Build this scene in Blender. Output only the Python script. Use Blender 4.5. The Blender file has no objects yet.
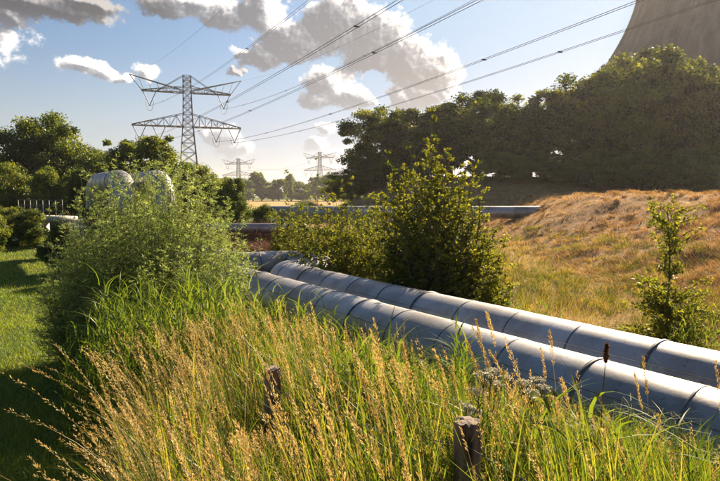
import bpy, math
import numpy as np
from mathutils import Vector

R = np.random.default_rng(11)
SC = bpy.context.scene
COL = SC.collection
rad = math.radians

# ------------------------------------------------------------------ camera
EYE = 3.0
FPX = 560.0
PITCH = math.atan(44.5 / FPX)
cp, sp = math.cos(PITCH), math.sin(PITCH)
cam_d = bpy.data.cameras.new('camera')
cam = bpy.data.objects.new('camera', cam_d)
COL.objects.link(cam)
cam.location = (0, 0, EYE)
cam.rotation_euler = (rad(90) - PITCH, 0, 0)
cam_d.sensor_width = 36
cam_d.lens = FPX / 720 * 36
cam_d.clip_start = 0.05
cam_d.clip_end = 6000
SC.camera = cam


def at(px, py, Y):
    """world point at depth Y that the photograph shows at pixel (px, py)"""
    u, v = (px - 360) / FPX, (240.5 - py) / FPX
    d = np.array([u, cp + v * sp, -sp + v * cp])
    return np.array([0, 0, EYE]) + d * (Y / d[1])


def project(P):
    P = np.asarray(P, float)
    rel = P - np.array([0, 0, EYE])
    f = rel[..., 1] * cp - rel[..., 2] * sp
    upc = rel[..., 1] * sp + rel[..., 2] * cp
    return 360 + FPX * rel[..., 0] / f, 240.5 - FPX * upc / f


# ------------------------------------------------------------------ noise
_tab = np.random.default_rng(5).random((256, 256))


def vnoise(x, y):
    x = np.asarray(x, float); y = np.asarray(y, float)
    xi, yi = np.floor(x).astype(int), np.floor(y).astype(int)
    fx, fy = x - xi, y - yi
    fx = fx * fx * (3 - 2 * fx); fy = fy * fy * (3 - 2 * fy)
    a = _tab[xi & 255, yi & 255]; b = _tab[(xi + 1) & 255, yi & 255]
    c = _tab[xi & 255, (yi + 1) & 255]; d = _tab[(xi + 1) & 255, (yi + 1) & 255]
    return (a * (1 - fx) + b * fx) * (1 - fy) + (c * (1 - fx) + d * fx) * fy - 0.5


def S(t):
    t = np.clip(t, 0, 1)
    return t * t * (3 - 2 * t)


# ------------------------------------------------------------------ pipe frame of reference
ND = np.array([0.8192, 0.5736, 0.0])      # across the pipes, away from the camera
PD = np.array([-0.5736, 0.8192, 0.0])     # along the pipes, away from the camera
QF, QR = 5.3, 6.63                        # distance of the front and the rear pipe
PR = 0.475                                # pipe radius
PZ = 0.825                                # height of the pipe axis


def qs(x, y):
    return 0.8192 * x + 0.5736 * y, -0.5736 * x + 0.8192 * y


# ------------------------------------------------------------------ terrain
def hill_mask(x, y):
    x0 = 5.6 + 0.05 * y
    return S((x - x0) / (15.0 - 5 * S((y - 28) / 12))) * S((y - 4) / 7)


def terrain(x, y):
    x = np.asarray(x, float); y = np.asarray(y, float)
    q, s = qs(x, y)
    bank = 1.12 * S((x + 3.0) / 2.3) * (1 - S((q - 2.1) / 2.7)) * (1 - S((s - 4.5) / 5.5))
    bed = 0.34 * S((q - 4.2) / 0.8) * (1 - S((q - 7.2) / 1.2)) * (1 - S((s - 20) / 3))
    hm = hill_mask(x, y)
    hill = 2.95 * hm
    lump = (0.34 * vnoise(x / 1.5 + 3, y / 1.0) + 0.20 * vnoise(x / 0.75, y / 0.6 + 9) + 0.5 * vnoise(x / 4.2, y / 4.2))
    hill = hill + lump * S(hm / 0.15) * (1 - S((y - 75) / 20))
    far = 5.5 * S((y - 50) / 24) * S((x + 9) / 17) * (1 - S((y - 105) / 40))
    far = far + 0.3 * vnoise(x / 5, y / 5) * S(far)
    mound = 2.5 * np.exp(-(((x + 7.5) / 3.4) ** 2 + ((y - 82) / 12) ** 2))
    brown = 1.2 * np.exp(-(((x + 5.2) / 3.2) ** 2 + ((y - 28.6) / 1.9) ** 2) ** 2)
    rough = 0.08 * vnoise(x / 1.7, y / 1.7) + 0.05 * vnoise(x / 0.5, y / 0.5)
    roll = 1.2 * vnoise(x / 90, y / 90) * S((y - 120) / 200)
    return bank + bed + np.maximum(np.maximum(hill, far), np.maximum(mound, brown)) + rough + roll


# ------------------------------------------------------------------ mesh helpers
class MB:
    """collects quads and triangles and links them as ONE mesh object"""

    def __init__(self):
        self.V, self.Q, self.T, self.tone, self.n = [], [], [], [], 0

    def add(self, V, Q=None, T=None, tone=None):
        V = np.asarray(V, np.float32).reshape(-1, 3)
        self.V.append(V)
        if Q is not None and len(Q):
            self.Q.append(np.asarray(Q, np.int32).reshape(-1, 4) + self.n)
        if T is not None and len(T):
            self.T.append(np.asarray(T, np.int32).reshape(-1, 3) + self.n)
        if tone is None:
            tone = np.full(len(V), 0.5)
        self.tone.append(np.broadcast_to(np.asarray(tone, np.float32), (len(V),)))
        self.n += len(V)
        return self

    def mesh(self, name, smooth=False):
        V = np.concatenate(self.V)
        Q = np.concatenate(self.Q) if self.Q else np.zeros((0, 4), np.int32)
        T = np.concatenate(self.T) if self.T else np.zeros((0, 3), np.int32)
        m = bpy.data.meshes.new(name)
        m.vertices.add(len(V)); m.vertices.foreach_set('co', V.ravel())
        nl = Q.size + T.size
        m.loops.add(nl)
        m.loops.foreach_set('vertex_index', np.concatenate([Q.ravel(), T.ravel()]).astype(np.int32))
        m.polygons.add(len(Q) + len(T))
        starts = np.concatenate([np.arange(len(Q)) * 4, Q.size + np.arange(len(T)) * 3]).astype(np.int32)
        m.polygons.foreach_set('loop_start', starts)
        if smooth:
            m.polygons.foreach_set('use_smooth', np.ones(len(Q) + len(T), bool))
        a = m.attributes.new('tone', 'FLOAT', 'POINT')
        a.data.foreach_set('value', np.concatenate(self.tone).astype(np.float32))
        m.update(calc_edges=True)
        return m

    def build(self, name, mat, parent=None, smooth=False):
        m = self.mesh(name, smooth)
        m.materials.append(mat)
        o = bpy.data.objects.new(name, m)
        COL.objects.link(o)
        if parent is not None:
            o.parent = parent
        return o


def tag(o, label=None, cat=None, group=None, kind=None):
    if label: o['label'] = label
    if cat: o['category'] = cat
    if group: o['group'] = group
    if kind: o['kind'] = kind
    return o


def thing(name, label, cat, loc=(0, 0, 0), rz=0.0, group=None):
    o = bpy.data.objects.new(name, None)
    COL.objects.link(o)
    o.location = tuple(float(v) for v in loc)
    o.rotation_euler = (0, 0, rz)
    o.empty_display_size = 0.2
    return tag(o, label, cat, group)


def copy_tree(o, parent=None):
    c = o.copy()
    COL.objects.link(c)
    c.parent = parent
    for ch in list(o.children):
        copy_tree(ch, c)
    return c


def tube(mb, P, r, n=8, caps=True, tone=0.5):
    """tube along a polyline with parallel-transported rings"""
    P = np.asarray(P, float); k = len(P)
    r = np.broadcast_to(np.asarray(r, float), (k,))
    T = np.gradient(P, axis=0)
    T /= np.linalg.norm(T, axis=1)[:, None] + 1e-12
    a = np.array([0, 0, 1.0]) if abs(T[0][2]) < 0.9 else np.array([1.0, 0, 0])
    N = np.cross(T[0], a); N /= np.linalg.norm(N)
    ang = np.arange(n) / n * 2 * math.pi
    V = []
    for i in range(k):
        N = N - T[i] * np.dot(N, T[i]); N /= np.linalg.norm(N)
        B = np.cross(T[i], N)
        V.append(P[i] + r[i] * (np.cos(ang)[:, None] * N + np.sin(ang)[:, None] * B))
    V = np.concatenate(V)
    i = np.arange(k - 1)[:, None] * n; j = np.arange(n)[None, :]; j2 = (j + 1) % n
    Q = np.stack([i + j, i + j2, i + n + j2, i + n + j], -1).reshape(-1, 4)
    Tt = []
    if caps:
        V = np.concatenate([V, P[:1], P[-1:]])
        c0, c1 = k * n, k * n + 1
        for jj in range(n):
            Tt.append((c0, (jj + 1) % n, jj)); Tt.append((c1, (k - 1) * n + jj, (k - 1) * n + (jj + 1) % n))
    mb.add(V, Q, Tt, tone)


def bar(mb, a, b, w=0.1, h=None):
    """square bar from a to b"""
    a = np.asarray(a, float); b = np.asarray(b, float); h = h or w
    d = b - a; L = np.linalg.norm(d); d /= L
    up = np.array([0, 0, 1.0]) if abs(d[2]) < 0.95 else np.array([1.0, 0, 0])
    s = np.cross(d, up); s /= np.linalg.norm(s); u = np.cross(s, d)
    c = [s * w / 2 + u * h / 2, -s * w / 2 + u * h / 2, -s * w / 2 - u * h / 2, s * w / 2 - u * h / 2]
    V = [a + k for k in c] + [b + k for k in c]
    mb.add(V, [(0, 1, 2, 3), (7, 6, 5, 4), (0, 4, 5, 1), (1, 5, 6, 2), (2, 6, 7, 3), (3, 7, 4, 0)])


def box(mb, c, sx, sy, sz):
    c = np.asarray(c, float)
    bar(mb, c - np.array([0, 0, sz / 2]), c + np.array([0, 0, sz / 2]), sx, sy)


def unit(v):
    return v / (np.linalg.norm(v, axis=-1, keepdims=True) + 1e-9)


def leaves(mb, P, D, L, W, tone, flat=0.5, rng=R, face=None):
    """one slightly folded diamond per leaf"""
    n = len(P)
    D = unit(D)
    up = rng.normal(size=(n, 3)) * (1 - flat) + np.array([0, 0, flat])
    if face is not None: up = face + rng.normal(size=(n, 3)) * .45
    Sd = unit(np.cross(D, up)); Nn = np.cross(Sd, D)
    L = np.broadcast_to(L, (n,))[:, None]; W = np.broadcast_to(W, (n,))[:, None]
    V = np.stack([P, P + D * L * .45 + Sd * W / 2 + Nn * L * .06, P + D * L - Nn * L * .08, P + D * L * .45 - Sd * W / 2 + Nn * L * .06], 1)
    Q = np.arange(n * 4).reshape(n, 4)
    mb.add(V.reshape(-1, 3), Q, None, np.repeat(tone, 4))


def blades(mb, root, h, az, bend, w, segs=4, tone=None, rng=R, curl=1.0):
    """curved tapering grass blades; returns the tip curve for seed heads"""
    n = len(root)
    t = np.linspace(0, 1, segs + 1)[None, :, None]
    h = np.asarray(h)[:, None, None]; bend = np.asarray(bend)[:, None, None]
    dirv = np.stack([np.cos(az), np.sin(az), np.zeros(n)], -1)[:, None, :]
    C = root[:, None, :] + dirv * (h * bend * t ** 2) + np.array([0, 0, 1.0]) * (h * (t - 0.33 * curl * np.minimum(bend, 1.6) * t ** 2.4))
    fa = az + math.pi / 2 + rng.normal(size=n) * 0.9
    sd = np.stack([np.cos(fa), np.sin(fa), np.zeros(n)], -1)[:, None, :]
    wt = (np.asarray(w)[:, None, None] if np.ndim(w) else w) * (1 - t ** 1.6 * 0.96) / 2
    V = np.stack([C - sd * wt, C + sd * wt], 2).reshape(n, -1, 3)
    k = 2 * (segs + 1)
    base = (np.arange(n) * k)[:, None, None]
    i = np.arange(segs)[None, :, None] * 2
    Q = base + i + np.array([0, 1, 3, 2])[None, None, :]
    if tone is None:
        tone = rng.random(n)
    mb.add(V.reshape(-1, 3), Q.reshape(-1, 4), None, np.repeat(tone, k))
    return C


# ------------------------------------------------------------------ materials
def new_mat(name):
    m = bpy.data.materials.new(name)
    m.use_nodes = True
    nt = m.node_tree
    nt.nodes.clear()
    out = nt.nodes.new('ShaderNodeOutputMaterial')
    return m, nt, out


def ramp(nt, stops, fac=None):
    r = nt.nodes.new('ShaderNodeValToRGB')
    e = r.color_ramp.elements
    while len(e) < len(stops): e.new(0.5)
    for k, (p, c) in enumerate(stops):
        e[k].position = p; e[k].color = (*c, 1)
    if fac is not None: nt.links.new(fac, r.inputs[0])
    return r


def leaf_mat(name, stops, trans=(2.3, 2.1, 0.8), tfac=0.5, gloss=0.07, vary=0.12):
    m, nt, out = new_mat(name)
    L = nt.links.new
    at_ = nt.nodes.new('ShaderNodeAttribute'); at_.attribute_name = 'tone'
    oi = nt.nodes.new('ShaderNodeObjectInfo')
    geo = nt.nodes.new('ShaderNodeNewGeometry')
    ns = nt.nodes.new('ShaderNodeTexNoise'); ns.inputs['Scale'].default_value = 0.7; ns.inputs['Detail'].default_value = 2
    L(geo.outputs['Position'], ns.inputs['Vector'])
    ma = nt.nodes.new('ShaderNodeMath'); ma.operation = 'MULTIPLY_ADD'
    L(oi.outputs['Random'], ma.inputs[0]); ma.inputs[1].default_value = vary; L(at_.outputs['Fac'], ma.inputs[2])
    mb_ = nt.nodes.new('ShaderNodeMath'); mb_.operation = 'MULTIPLY_ADD'
    L(ns.outputs['Fac'], mb_.inputs[0]); mb_.inputs[1].default_value = 0.5; L(ma.outputs[0], mb_.inputs[2])
    mc = nt.nodes.new('ShaderNodeMath'); mc.operation = 'SUBTRACT'; L(mb_.outputs[0], mc.inputs[0]); mc.inputs[1].default_value = 0.25 + vary / 2
    r = ramp(nt, stops, mc.outputs[0])
    d = nt.nodes.new('ShaderNodeBsdfDiffuse'); L(r.outputs[0], d.inputs[0])
    mul = nt.nodes.new('ShaderNodeVectorMath'); mul.operation = 'MULTIPLY'; L(r.outputs[0], mul.inputs[0]); mul.inputs[1].default_value = trans
    t = nt.nodes.new('ShaderNodeBsdfTranslucent'); L(mul.outputs[0], t.inputs[0])
    mx = nt.nodes.new('ShaderNodeMixShader'); mx.inputs[0].default_value = tfac; L(d.outputs[0], mx.inputs[1]); L(t.outputs[0], mx.inputs[2])
    if gloss:
        g = nt.nodes.new('ShaderNodeBsdfGlossy'); g.inputs['Roughness'].default_value = 0.42; g.inputs[0].default_value = (.8, .8, .75, 1)
        m2 = nt.nodes.new('ShaderNodeMixShader'); m2.inputs[0].default_value = gloss; L(mx.outputs[0], m2.inputs[1]); L(g.outputs[0], m2.inputs[2]); mx = m2
    L(mx.outputs[0], out.inputs[0])
    return m


def solid(name, stops, scale=6.0, rough=0.7, metal=0.0, bump=0.0, detail=6, stretch=None, spec=0.4):
    m, nt, out = new_mat(name)
    L = nt.links.new
    tc = nt.nodes.new('ShaderNodeTexCoord')
    ns = nt.nodes.new('ShaderNodeTexNoise'); ns.inputs['Scale'].default_value = scale; ns.inputs['Detail'].default_value = detail
    src = tc.outputs['Object']
    if stretch:
        mp = nt.nodes.new('ShaderNodeMapping'); mp.inputs['Scale'].default_value = stretch; L(src, mp.inputs[0]); src = mp.outputs[0]
    L(src, ns.inputs['Vector'])
    r = ramp(nt, stops, ns.outputs['Fac'])
    p = nt.nodes.new('ShaderNodeBsdfPrincipled'); L(r.outputs[0], p.inputs['Base Color'])
    p.inputs['Roughness'].default_value = rough; p.inputs['Metallic'].default_value = metal
    p.inputs['Specular IOR Level'].default_value = spec
    if bump:
        b = nt.nodes.new('ShaderNodeBump'); b.inputs['Strength'].default_value = bump; b.inputs['Distance'].default_value = 0.02
        L(ns.outputs['Fac'], b.inputs['Height']); L(b.outputs[0], p.inputs['Normal'])
    L(p.outputs[0], out.inputs[0])
    return m


G3 = lambda a, b, c: [(0.15, a), (0.5, b), (0.9, c)]
M_GREEN = leaf_mat('lush_grass', G3((.035, .07, .012), (.08, .125, .02), (.21, .20, .04)), tfac=.52, gloss=.02)
M_STRAW = leaf_mat('straw', G3((.21, .135, .042), (.46, .325, .118), (.67, .515, .235)), trans=(1.2, 1.1, .75), tfac=.42, gloss=.03)
M_UNDER = leaf_mat('mixed_undergrowth', G3((.06, .07, .016), (.125, .13, .03), (.30, .22, .075)), tfac=.42, gloss=.03)
M_LAWN = leaf_mat('lawn_blades', G3((.07, .125, .016), (.13, .195, .025), (.23, .26, .045)), tfac=.42, gloss=.03)
M_HILL = leaf_mat('hill_straw', G3((.15, .08, .032), (.43, .265, .10), (.64, .44, .185)), trans=(1.1, 1, .8), tfac=.35, gloss=.02)
M_REED = leaf_mat('reed_leaf', G3((.05, .09, .015), (.09, .135, .022), (.15, .185, .04)), tfac=.48, gloss=.02)
M_WILLOW = leaf_mat('willow_leaf', G3((.11, .145, .045), (.20, .24, .085), (.32, .35, .14)), trans=(1.75, 1.85, 1.0), tfac=.54, gloss=.03)
M_BUSH = leaf_mat('bush_leaf', G3((.055, .078, .015), (.115, .135, .022), (.20, .205, .032)), tfac=.5, gloss=.025)
M_DARKTREE = leaf_mat('dark_tree_leaf', G3((.014, .025, .006), (.046, .070, .013), (.17, .185, .03)), tfac=.42, gloss=.03, vary=.4)
M_MIDTREE = leaf_mat('mid_tree_leaf', G3((.04, .065, .013), (.09, .125, .022), (.17, .195, .035)), tfac=.45, gloss=.03, vary=.35)
M_BARK = solid('bark', [(.3, (.06, .045, .03)), (.7, (.14, .11, .08))], 5, .9, bump=.5, stretch=(1, 1, .2))
M_STEM = solid('green_stem', [(.3, (.10, .11, .035)), (.7, (.17, .15, .06))], 9, .8)
M_STEEL = solid('pylon_steel', [(.3, (.055, .058, .062)), (.7, (.10, .10, .105))], 1.5, .75, .1)
M_WIRE = solid('wire_metal', [(.3, (.07, .07, .075)), (.7, (.1, .1, .1))], 1, .7, .2)
M_INSUL = solid('insulator', [(.3, (.07, .05, .04)), (.7, (.12, .09, .08))], 2, .4)
M_BAND = solid('seam_band', [(.3, (.055, .055, .06)), (.7, (.12, .12, .125))], 8, .55, .4)
M_RAIL = solid('rail_paint', [(.3, (.07, .075, .08)), (.7, (.12, .125, .13))], 8, .5, .2)
M_CONC = solid('concrete', [(.3, (.36, .35, .33)), (.7, (.5, .49, .47))], 3, .85, bump=.2)
M_POST = solid('weathered_post', [(.38, (.03, .018, .012)), (.48, (.15, .09, .062)), (.62, (.27, .19, .14))], 22, .9, bump=.9, stretch=(1, 1, .12), spec=.2)
M_POSTTOP = solid('end_grain', [(.25, (.16, .12, .09)), (.7, (.34, .28, .22))], 45, .9, bump=.6, spec=.2)
M_DOCK = leaf_mat('dock_seed', G3((.12, .06, .03), (.22, .11, .055), (.34, .18, .09)), trans=(1.1, .9, .7), tfac=.3, gloss=.03)
M_FLOWER = leaf_mat('flower_white', G3((.34, .32, .21), (.48, .45, .33), (.62, .58, .46)), trans=(1, .98, .9), tfac=.4, gloss=.03)
M_BRUSH = leaf_mat('dead_brush', G3((.11, .055, .042), (.24, .13, .095), (.38, .23, .16)), trans=(1, .9, .8), tfac=.25, gloss=.02)


def pipe_mat(name, dirty=0.5):
    m, nt, out = new_mat(name)
    L = nt.links.new
    tc = nt.nodes.new('ShaderNodeTexCoord')
    n1 = nt.nodes.new('ShaderNodeTexNoise'); n1.inputs['Scale'].default_value = 1.3; n1.inputs['Detail'].default_value = 8; n1.inputs['Roughness'].default_value = .65
    L(tc.outputs['Object'], n1.inputs['Vector'])
    n2 = nt.nodes.new('ShaderNodeTexNoise'); n2.inputs['Scale'].default_value = 22; n2.inputs['Detail'].default_value = 6
    L(tc.outputs['Object'], n2.inputs['Vector'])
    at_ = nt.nodes.new('ShaderNodeAttribute'); at_.attribute_name = 'tone'
    base = ramp(nt, [(0, (.31, .308, .315)), (1, (.48, .472, .475))], at_.outputs['Fac'])
    dirt = ramp(nt, [(.40, (1, 1, 1)), (.56, (.72, .68, .63)), (.7, (.46, .39, .32))], n1.outputs['Fac'])
    sp_ = ramp(nt, [(.30, (.55, .5, .45)), (.40, (1, 1, 1))], n2.outputs['Fac'])
    a = nt.nodes.new('ShaderNodeMixRGB'); a.blend_type = 'MULTIPLY'; a.inputs[0].default_value = dirty; L(base.outputs[0], a.inputs[1]); L(dirt.outputs[0], a.inputs[2])
    b = nt.nodes.new('ShaderNodeMixRGB'); b.blend_type = 'MULTIPLY'; b.inputs[0].default_value = .6; L(a.outputs[0], b.inputs[1]); L(sp_.outputs[0], b.inputs[2])
    p = nt.nodes.new('ShaderNodeBsdfPrincipled'); L(b.outputs[0], p.inputs['Base Color'])
    p.inputs['Metallic'].default_value = .55
    rr = nt.nodes.new('ShaderNodeMapRange'); rr.inputs['To Min'].default_value = .38; rr.inputs['To Max'].default_value = .62; L(n1.outputs['Fac'], rr.inputs[0]); L(rr.outputs[0], p.inputs['Roughness'])
    bp = nt.nodes.new('ShaderNodeBump'); bp.inputs['Strength'].default_value = .22; bp.inputs['Distance'].default_value = .04
    L(n1.outputs['Fac'], bp.inputs['Height']); L(bp.outputs[0], p.inputs['Normal'])
    L(p.outputs[0], out.inputs[0])
    return m


M_PIPE = pipe_mat('pipe_cladding', .8)
M_PIPE_OLD = pipe_mat('pipe_cladding_old', .95)


def ground_mat():
    m, nt, out = new_mat('ground')
    L = nt.links.new
    at_ = nt.nodes.new('ShaderNodeAttribute'); at_.attribute_name = 'zone'
    sep = nt.nodes.new('ShaderNodeSeparateColor'); L(at_.outputs['Color'], sep.inputs[0])
    geo = nt.nodes.new('ShaderNodeNewGeometry')

    def noise(scale, det=6, ro=.6):
        n = nt.nodes.new('ShaderNodeTexNoise'); n.inputs['Scale'].default_value = scale; n.inputs['Detail'].default_value = det; n.inputs['Roughness'].default_value = ro
        L(geo.outputs['Position'], n.inputs['Vector']); return n
    n1, n2, n3 = noise(.35), noise(2.6), noise(18, 4)
    add = nt.nodes.new('ShaderNodeMath'); add.operation = 'ADD'; L(n1.outputs[0], add.inputs[0]); L(n2.outputs[0], add.inputs[1])
    hf = nt.nodes.new('ShaderNodeMath'); hf.operation = 'MULTIPLY'; L(add.outputs[0], hf.inputs[0]); hf.inputs[1].default_value = .5
    green = ramp(nt, [(.35, (.04, .062, .014)), (.5, (.065, .095, .02)), (.65, (.13, .13, .035))], hf.outputs[0])
    straw = ramp(nt, [(.32, (.17, .095, .045)), (.5, (.33, .20, .09)), (.68, (.46, .30, .145))], hf.outputs[0])
    wheat = ramp(nt, [(.35, (.34, .24, .09)), (.65, (.44, .33, .14))], n1.outputs[0])
    soil = ramp(nt, [(.35, (.10, .055, .035)), (.65, (.25, .14, .085))], n2.outputs[0])
    # rough the edges of the zones with noise
    def edge(sock):
        a = nt.nodes.new('ShaderNodeMath'); a.operation = 'MULTIPLY_ADD'; L(n2.outputs[0], a.inputs[0]); a.inputs[1].default_value = .9; a.inputs[2].default_value = -.45
        b = nt.nodes.new('ShaderNodeMath'); b.operation = 'ADD'; L(sock, b.inputs[0]); L(a.outputs[0], b.inputs[1])
        c = nt.nodes.new('ShaderNodeMapRange'); c.inputs['From Min'].default_value = .3; c.inputs['From Max'].default_value = .7; L(b.outputs[0], c.inputs[0])
        return c.outputs[0]
    col = green.outputs[0]
    for ch, r in ((0, straw), (1, wheat), (2, soil)):
        mx = nt.nodes.new('ShaderNodeMixRGB'); L(edge(sep.outputs[ch]), mx.inputs[0]); L(col, mx.inputs[1]); L(r.outputs[0], mx.inputs[2]); col = mx.outputs[0]
    d = nt.nodes.new('ShaderNodeBsdfPrincipled'); d.inputs['Roughness'].default_value = .95; d.inputs['Specular IOR Level'].default_value = .1
    L(col, d.inputs['Base Color'])
    bp = nt.nodes.new('ShaderNodeBump'); bp.inputs['Strength'].default_value = .7; bp.inputs['Distance'].default_value = .12
    a2 = nt.nodes.new('ShaderNodeMath'); a2.operation = 'ADD'; L(n2.outputs[0], a2.inputs[0]); L(n3.outputs[0], a2.inputs[1])
    L(a2.outputs[0], bp.inputs['Height']); L(bp.outputs[0], d.inputs['Normal'])
    L(d.outputs[0], out.inputs[0])
    return m


# ------------------------------------------------------------------ ground
def build_ground():
    def axis(lo, hi, a, n):
        u = np.linspace(math.asinh(lo / a), math.asinh(hi / a), n)
        return a * np.sinh(u)
    xs = axis(-2600, 2600, 7, 460)
    ys = axis(-400, 3600, 9, 420)
    X, Y = np.meshgrid(xs, ys)
    Z = terrain(X, Y)
    V = np.stack([X, Y, Z], -1).reshape(-1, 3)
    nx, ny = len(xs), len(ys)
    i = np.arange(ny - 1)[:, None] * nx; j = np.arange(nx - 1)[None]
    Q = np.stack([i + j, i + j + 1, i + nx + j + 1, i + nx + j], -1).reshape(-1, 4)
    mb = MB(); mb.add(V, Q)
    o = mb.build('ground', ground_mat(), smooth=True)
    tag(o, 'rolling grassy ground with a dry straw dyke on the right', None, None, 'structure')
    x, y = V[:, 0], V[:, 1]
    q, s = qs(x, y)
    dry = np.maximum(S(hill_mask(x, y) / .12), S((y - 48) / 8) * S((x + 10) / 6) * (1 - S((y - 130) / 30)))
    flat = .72 * S((q - 7.3) / 1.5) * S((x - 1.0) / 3) * (1 - S((y - 60) / 20))
    dry = np.maximum(dry, flat)
    wheat = S((y - 85) / 12) * (1 - S((y - 420) / 60)) * (1 - dry)
    soil = np.maximum(np.exp(-(((x + 5.2) / 3.4) ** 2 + ((y - 28) / 2.6) ** 2) ** 2),
                      np.exp(-(((x + 20.5) / 6) ** 2 + ((y - 34.3) / 1.3) ** 2) ** 2))
    soil = np.maximum(soil, .75 * np.exp(-(((x - 5.0) / 1.5) ** 2 + ((y - 11.0) / 1.6) ** 2)))
    c = np.stack([dry, wheat, soil, np.ones_like(dry)], -1).astype(np.float32)
    a = o.data.attributes.new('zone', 'FLOAT_COLOR', 'POINT')
    a.data.foreach_set('color', c.ravel())
    return o


build_ground()


# ------------------------------------------------------------------ pipes
def arc_pts(c, a, b, ang0, ang1, r, n=9):
    """points of an arc in the plane spanned by a and b"""
    t = np.linspace(ang0, ang1, n)
    return [c + r * (math.cos(k) * a + math.sin(k) * b) for k in t]


UP = np.array([0, 0, 1.0])


def pipe_line(points):
    """round the corners of a polyline of (point, bend radius)"""
    out = []
    for k, (p, r) in enumerate(points):
        p = np.asarray(p, float)
        if r == 0 or k in (0, len(points) - 1):
            out.append(p); continue
        a = unit(np.asarray(points[k - 1][0]) - p); b = unit(np.asarray(points[k + 1][0]) - p)
        for t in np.linspace(0, 1, 13):
            th = t * math.pi / 2
            # right-angled corners: circle centre at p + r(a+b)
            out.append(p + r * (a + b) - r * (math.cos(th) * b + math.sin(th) * a))
    return out


def resample(P, step):
    P = np.asarray(P)
    d = np.r_[0, np.cumsum(np.linalg.norm(np.diff(P, axis=0), axis=1))]
    n = max(2, int(d[-1] / step))
    t = np.linspace(0, d[-1], n)
    return np.stack([np.interp(t, d, P[:, k]) for k in range(3)], 1), t


def make_pipe(name, label, P, r, mat, spacing=1.02, group=None, wide=4, seed=1, bands=True, seam=20.0):
    rg = np.random.default_rng(seed)
    P = pipe_line(P)
    C, t = resample(P, 0.085)
    base = thing(name, label, 'pipe', C[0] * np.array([1, 1, 0]), 0, group)
    L0 = np.array(base.location)
    mb = MB()
    # every sheet of the cladding has its own shade and overlaps the next by a hair
    seg = np.floor(t / spacing).astype(int)
    tones = rg.random(seg.max() + 2)
    fr = t / spacing - seg
    rr = r * (1 + .006 * (1 - fr)) + .0025 * rg.normal(size=seg.max() + 2)[seg]
    tube(mb, C - L0, rr, 40, True)
    tn = np.concatenate([np.repeat(.02 + .96 * tones[seg], 40), [.5, .5]])
    mb.tone[0] = tn.astype(np.float32)
    mb.build('cladding', mat, base, smooth=True)
    if bands:
        T = unit(np.gradient(C, axis=0))
        for k in range(1, seg.max() + 1):
            i = int(np.searchsorted(t, k * spacing))
            if i >= len(C) - 1: continue
            big = (k % wide == 0)
            w = .05 if big else .022
            b = MB()
            c = C[i] - L0
            tube(b, [c - T[i] * w / 2, c - T[i] * w * .3, c + T[i] * w * .3, c + T[i] * w / 2], [r * 1.004 + .004, r + (.016 if big else .008), r + (.016 if big else .008), r * 1.004 + .004], 40, True)
            b.build('band', M_BAND, base, smooth=True)
        k = (t < seam) & (t > .2)
        side = unit(np.cross(T[k], UP)) * -1
        sm = MB(); tube(sm, C[k] - L0 + (side * math.cos(.62) + UP * math.sin(.62)) * (r + .004), .007, 5)
        sm.build('seam', M_PIPE, base, smooth=True)
    return base


def pp(q, s, z=PZ):
    return ND * q + PD * s + UP * z


ZT = 3.62
make_pipe('insulated_pipe', 'silver clad pipe nearest the tall grass, running unbroken along the foreground',
          [(pp(QF, -9), 0), (pp(QF, 24.3), 1.0), (pp(QF, 24.3, ZT), 1.0), (pp(QF, 30.6, ZT), 1.0), (pp(QF, 30.6), 1.0), (pp(QF, 62), 0)],
          PR, M_PIPE, group='pair of silver heating pipes', seed=2)
make_pipe('insulated_pipe', 'silver clad pipe behind the nearer one, making a sideways loop before the shrubs',
          [(pp(QR, -9), 0), (pp(QR, 13.35), .8), (pp(QR + 1.75, 13.35), .8), (pp(QR + 1.75, 15.7), .8), (pp(QR, 15.7), .8),
           (pp(QR, 23.5), 1.0), (pp(QR, 23.5, ZT), 1.0), (pp(QR, 32.0, ZT), 1.0), (pp(QR, 32.0), 1.0), (pp(QR, 62), 0)],
          PR, M_PIPE, group='pair of silver heating pipes', seed=5)
a0, a1 = at(268, 212, 47), at(552, 212.5, 43.5)
make_pipe('insulated_pipe', 'long dark pipe crossing behind the shrubs and ending in the straw slope',
          [(a0, 0), (a1, 0)], .5, M_PIPE_OLD, spacing=2.0, seed=8, bands=False)
b0, b1 = at(196, 228.5, 27), at(306, 228, 27)
make_pipe('insulated_pipe', 'short pale pipe lying on the brown brush bank behind the silver pipes',
          [(b0, 0), (b1, .5), (b1 - UP * 1.6, 0)] if False else [(b0, 0), (b1, 0)], .24, M_PIPE, spacing=1.6, seed=9, bands=False)


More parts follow.
